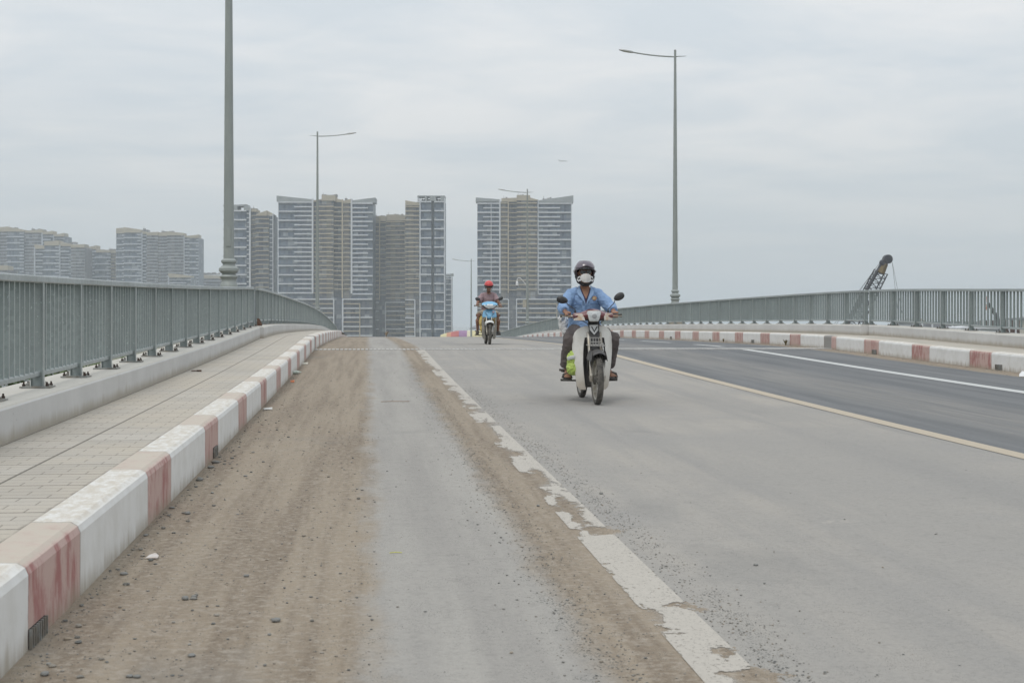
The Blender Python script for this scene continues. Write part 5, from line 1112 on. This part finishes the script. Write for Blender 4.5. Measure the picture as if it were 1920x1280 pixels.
    mb = MB(); mb.lathe([(.024, -.006), (.030, .0)], (x0, .082, z0), 'y', 16); mb.build('bulb_cap', pm('bulb_grey', (.35, .36, .37), None, 9, .2), hl, smooth=True)
    for s_, xc_, zc_ in ((-1, -.195, 1.030), (1, .148, 1.034)):
        mb = MB(); a, b_ = (xc_-.062, xc_+.052) if s_ < 0 else (xc_-.052, xc_+.062)
        mb.rows([(zc_-.042, a+.004+(.0 if s_ < 0 else -.0), b_+(.014 if s_ < 0 else -.004)), (zc_, a, b_), (zc_+.038, a+.006+(0 if s_ < 0 else .014), b_-.006-(.014 if s_ < 0 else 0))], lambda x, z: .088+1.6*(x-x0)**2+2.5*(z-zc_)**2, 8, .05); mb.build('turn_signal', SIG, t, smooth=True)
    return t
B1 = Vector((2.70, 16.60, zs(16.6)))
slope1 = math.atan((zs(17.8)-zs(16.6))/1.22)
t = bike1(B1); t.rotation_euler = (slope1, 0, 0)
rider1(B1); bpy.data.objects['person'].rotation_euler = (slope1, 0, 0)
# hi-vis bundle and white bag carried on the near bike
HV = pm('hi_vis_yellow', (.44, .56, .13), (.36, .48, .12), 14, .7, bump=.4); HVS = pm('hi_vis_strip', (.50, .52, .52), None, 10, .4)
mb = MB(); ell(mb, (-.205, .46, .52), (.09, .08, .11)); ell(mb, (-.215, .46, .42), (.085, .09, .09)); ell(mb, (-.17, .47, .60), (.06, .06, .07))
o = remesh(mb, 'hi_vis_bundle', HV, None, .006, 3, .010, 22); o.location = B1; tag(o, 'bundled neon yellow hi-vis vest hung inside the left leg shield of the nearer motorbike', 'hi-vis vest')
mb = MB(); mb.tube([(-.30, .40, .53), (-.26, .37, .545), (-.20, .37, .555), (-.12, .385, .56)], [(.006, .022)]*4, 8); q = mb.build('reflective_strip', HVS, o, smooth=True)
mb = MB(); ell(mb, (-.25, 1.05, .95), (.06, .09, .10)); ell(mb, (-.225, 1.03, .87), (.055, .08, .06)); ell(mb, (-.29, 1.0, 1.02), (.04, .05, .04))
o = remesh(mb, 'plastic_bag', WHT, None, .007, 3, .012, 18); o.location = B1; tag(o, 'white plastic bag hanging behind the arm of the nearer rider', 'bag')

# second rider
CYAN = pm('sky_blue_fairing', (.19, .46, .68), (.16, .38, .58), 6, .25, coat=.5); GREYF = pm('grey_lower_fairing', (.22, .21, .19), (.30, .28, .24), 6, .55)
MAUVE = G('mauve_striped_shirt'); sx = MAUVE.math('FRACT', MAUVE.math('MULTIPLY', MAUVE.x, 26)); MAUVE = MAUVE.end(MAUVE.mix(MAUVE.math('LESS_THAN', sx, .35), (.27, .185, .20), (.32, .24, .25)), .85)
SHORTS = pm('beige_shorts', (.46, .41, .33), (.36, .31, .24), 6, .9, bump=.4); REDH = pm('red_helmet', (.55, .035, .035), (.48, .03, .03), 6, .3, coat=.4)
J2 = dict(pelvis=(.03, .93, .86), waist=(.032, .915, 1.0), chest=(.04, .84, 1.26), neckb=(.042, .78, 1.40), neck=(.042, .745, 1.445), head=(.040, .69, 1.550), tilt=R(15),
          shL=(-.120, .84, 1.33), shR=(.205, .84, 1.33), elL=(-.262, .66, 1.14), elR=(.290, .66, 1.15), wrL=(-.300, .47, 1.085), wrR=(.325, .47, 1.07),
          gripL=(-.300, .385, 1.045), gripR=(.325, .385, 1.02), leverL=True,
          hipL=(-.07, .88, .85), hipR=(.13, .88, .85), knL=(-.285, .50, .77), knR=(.290, .50, .765), anL=(-.270, .68, .37), anR=(.285, .68, .36), ftL=(-.290, .52, .29), ftR=(.305, .52, .28))
def rider2(loc):
    t = thing('person', 'distant rider looking down, red helmet, mauve short-sleeved shirt and beige shorts', 'person', loc); J = J2
    mb = MB(); body(mb, J); remesh(mb, 'body', SKIN2, t, .0065, 3)
    mb = MB(); mb.tube([(.03, .92, .82), (.03, .91, .90), (.032, .90, 1.0), (.036, .865, 1.12), (.04, .84, 1.25), (.042, .825, 1.34), (.042, .80, 1.395)], [(.185, .15), (.185, .145), (.18, .135), (.19, .13), (.192, .122), (.165, .10), (.078, .08)], 20, up=(0, 1, 0))
    for s_, k in ((-1, 'L'), (1, 'R')):
        sh, el = Vector(J['sh'+k]), Vector(J['el'+k])
        mb.tube([(.042+s_*.06, .82, 1.35), sh+Vector((s_*.006, 0, -.012)), sh.lerp(el, .45), sh.lerp(el, .82)], [(.078, .075), (.078, .076), (.075, .076), (.076, .078)], 14)
    sh_ = remesh(mb, 'shirt', MAUVE, t, .007, 3, .008, 11)
    for s_ in (-1, 1):
        mb = MB(); mb.rows([(1.33, min(.042+s_*.006, .042+s_*.02), max(.042+s_*.006, .042+s_*.02)), (1.37, min(.042+s_*.02, .042+s_*.085), max(.042+s_*.02, .042+s_*.085)), (1.42, min(.042+s_*.045, .042+s_*.09), max(.042+s_*.045, .042+s_*.09))], lambda x, z: .715+.3*max(0, z-1.33)+4*(x-.042)**2, 5, .012); mb.build('collar', MAUVE, sh_, smooth=True)
    mb = MB(); mb.tube([(.03, .95, .93), (.03, .95, .84), (.03, .93, .80)], [(.16, .12), (.18, .13), (.16, .115)], 16, up=(0, 1, 0))
    for s_, k in ((-1, 'L'), (1, 'R')):
        hp, kn = Vector(J['hip'+k]), Vector(J['kn'+k]); mb.tube([hp+Vector((-s_*.03, .03, 0)), hp.lerp(kn, .4), hp.lerp(kn, .80)], [(.11, .105), (.10, .098), (.092, .088)], 16)
    remesh(mb, 'shorts', SHORTS, t, .007, 3, .007, 10)
    for s_, k in ((-1, 'L'), (1, 'R')):
        ft, an = Vector(J['ft'+k]), Vector(J['an'+k]); mb = MB(); shoe(mb, an, ft, s_)
        mb.tube([ft+Vector((0, -.02, -.008)), ft+Vector((0, .04, .012)), ft.lerp(an, .55)+Vector((0, .0, .0)), an+Vector((0, .03, -.06))], [(.04, .02), (.05, .03), (.046, .042), (.04, .03)], 12); mb.build('shoe', SAND, t, smooth=True)
    tl = J['tilt']; c = Vector(J['head'])+Vector((0, .012, .058)); r = (.126, .146, .128)
    hl = shell('helmet', t, REDH, c, r, lambda a, e_: e_ > -6, .018, tilt=tl)
    shell('helmet_brim', hl, HELMB, c, tuple(k*1.02 for k in r), lambda a, e_: -8 < e_ < 8 or (abs(a) < 60 and -12 < e_ < 9), .008, tilt=tl)
    mb = MB(); h0 = Vector(J['head'])
    for s_ in (-1, 1): mb.tube([h0+Vector((s_*.10, .0, .05)), h0+Vector((s_*.088, -.02, -.03)), h0+Vector((s_*.055, -.03, -.115)), h0+Vector((0, -.04, -.135))], .007, 6)
    mb.build('chin_strap', HELMB, hl)
    mb = MB(); Rm = Matrix.Rotation(tl, 3, 'X')
    for s_ in (-1, 1): mb.ball(Rm @ Vector((s_*.030, -.078, .010))+h0, (.012, .008, .005), 10, 6)
    mb.build('eye', HAIR, t, smooth='all')
    mb = MB(); w0 = Vector(J['wrR']); e0 = Vector(J['elR']); mb.tube([e0.lerp(w0, .55), e0.lerp(w0, .62)], .040, 12); mb.build('wrist_band', pm('brown_band', (.10, .04, .03), None, 9, .7), t)
    return t
def bike2(loc):
    t = thing('motorbike', 'sky blue motorbike with white front fender, ridden by the distant rider', 'motorbike', loc, 0, 'motorbikes on the bridge'); c = .02
    bike_common(t, c, (-.288, .40, 1.225, R(10), (-.19, .35, 1.06)), (.337, .40, 1.239, R(-24), (.24, .35, 1.05)), (-.300, .385, 1.042), (.325, .385, 1.018))
    yf = lambda x, z: .11+1.6*(x-c)**2+max(0, z-1.05)*1.0
    mb = MB(); mb.rows([(1.055, c-.205, c+.205), (1.085, c-.215, c+.215), (1.115, c-.19, c+.19), (1.14, c-.13, c+.13), (1.158, c-.06, c+.06)], yf, 14, .16); mb.build('handlebar_cowl', CYAN, t, smooth=True)
    mb = MB(); mb.rows([(.945, c-.06, c+.06), (.965, c-.12, c+.12), (1.0, c-.165, c+.165), (1.04, c-.20, c+.20), (1.06, c-.20, c+.20)], lambda x, z: yf(x, z)-.004+max(0, 1.0-z)*.8, 14, .10); mb.build('cowl_underside', BLK, t, smooth=True)
    mb = MB(); mb.rows([(.962, c-.04, c+.05), (.985, c-.10, c+.11), (1.015, c-.14, c+.15), (1.045, c-.165, c+.175)], lambda x, z: yf(x, z)-.016+max(0, 1.0-z)*.7, 14, .03)
    mb.rows([(1.045, c-.165, c-.10), (1.068, c-.17, c-.14)], lambda x, z: yf(x, z)-.016, 4, .03); mb.rows([(1.044, c-.08, c+.09), (1.085, c-.07, c+.08)], lambda x, z: yf(x, z)-.020, 6, .03)
    mb.build('headlight', HLG, t, smooth=True)
    fy = lambda x, z: .17+2.2*(x-c)**2+max(0, z-.80)*.55+max(0, .74-z)*.8
    mb = MB(); mb.rows([(.690, c-.02, c+.03), (.715, c-.12, c+.12), (.74, c-.195, c+.195), (.82, c-.185, c+.185), (.90, c-.165, c+.165), (.935, c-.10, c+.10), (.95, c-.05, c+.05)], fy, 14, .02); fr = mb.build('front_apron', CYAN, t, smooth=True)
    mb = MB()
    for s_ in (-1, 1): mb.prism([(c+s_*.05, .775), (c+s_*.065, .775), (c+s_*.125, .85), (c+s_*.118, .852)], .170, .200, 'y'); mb.lathe([(.007, -.004), (.007, .004)], (c+s_*.035, .182, .862), 'y', 8)
    mb.build('vent', BLK, fr)
    mb = MB(); mb.b2(c+.075, c+.125, .178, .186, .85, .895); mb.build('sticker', pm('pink_sticker', (.55, .38, .40), None, 20, .6), fr)
    for s_ in (-1, 1):
        mb = MB(); rw = [(.145, .10, .165), (.22, .10, .19), (.35, .12, .20), (.50, .14, .205), (.62, .15, .20), (.735, .14, .19)]
        mb.rows([(z, min(c+s_*a, c+s_*b_), max(c+s_*a, c+s_*b_)) for z, a, b_ in rw], lambda x, z: .26+1.8*(x-c)**2+.25*max(0, .5-z), 6, .012); mb.build('leg_shield', GREYF, t, smooth=True)
    mb = MB(); mb.b2(-.10, .13, .36, .44, .20, .74); mb.build('inner_panel', BLK, t, bevel=.03)
    fender(t, pm('white_fender', (.68, .69, .68), (.60, .60, .58), 6, .35), .335, 18, 122, .125, .05)
    mb = MB(); mb.b2(-.06, -.055, -.02, 0, .3, .31); mb.build('brake_hose', BLK, t)
    return t
B2 = Vector((3.26, 38.0, zs(38.0))); slope2 = math.atan((zs(39.2)-zs(38.0))/1.22)
t = bike2(B2); t.rotation_euler = (slope2, 0, 0); t = rider2(B2); t.rotation_euler = (slope2, 0, 0)
YB = pm('yellow_sack', (.62, .46, .13), (.55, .42, .18), 8, .7, bump=.4)
mb = MB(); ell(mb, (-.185, .56, .62), (.06, .12, .15)); ell(mb, (-.17, .56, .46), (.045, .10, .13)); ell(mb, (.205, .60, .64), (.045, .1, .11))
mb.tube([(-.18, .58, .66), (.2, .60, .66)], [(.06, .05)]*2, 8)
o = remesh(mb, 'yellow_sack', YB, None, .008, 3, .008, 16); o.location = B2; tag(o, 'yellow sack carried between the legs of the distant rider', 'sack')

# ------------------------------------------------------------------ haze
def hazebox(den, col=(.80, .865, .92)):
    m = bpy.data.materials.new('haze_air'); m.use_nodes = True; n = m.node_tree.nodes; n.clear()
    v = n.new('ShaderNodeVolumePrincipled'); v.inputs['Color'].default_value = (*col, 1); v.inputs['Density'].default_value = den; v.inputs['Anisotropy'].default_value = 0.0
    o_ = n.new('ShaderNodeOutputMaterial'); m.node_tree.links.new(v.outputs[0], o_.inputs['Volume'])
    mb = MB(); mb.b2(-6000, 6000, -900, 7000, -7, 125); o = mb.build('haze', m); o['kind'] = 'stuff'; o['label'] = 'pale haze hanging over the river and the towers'
hazebox(0.00027)
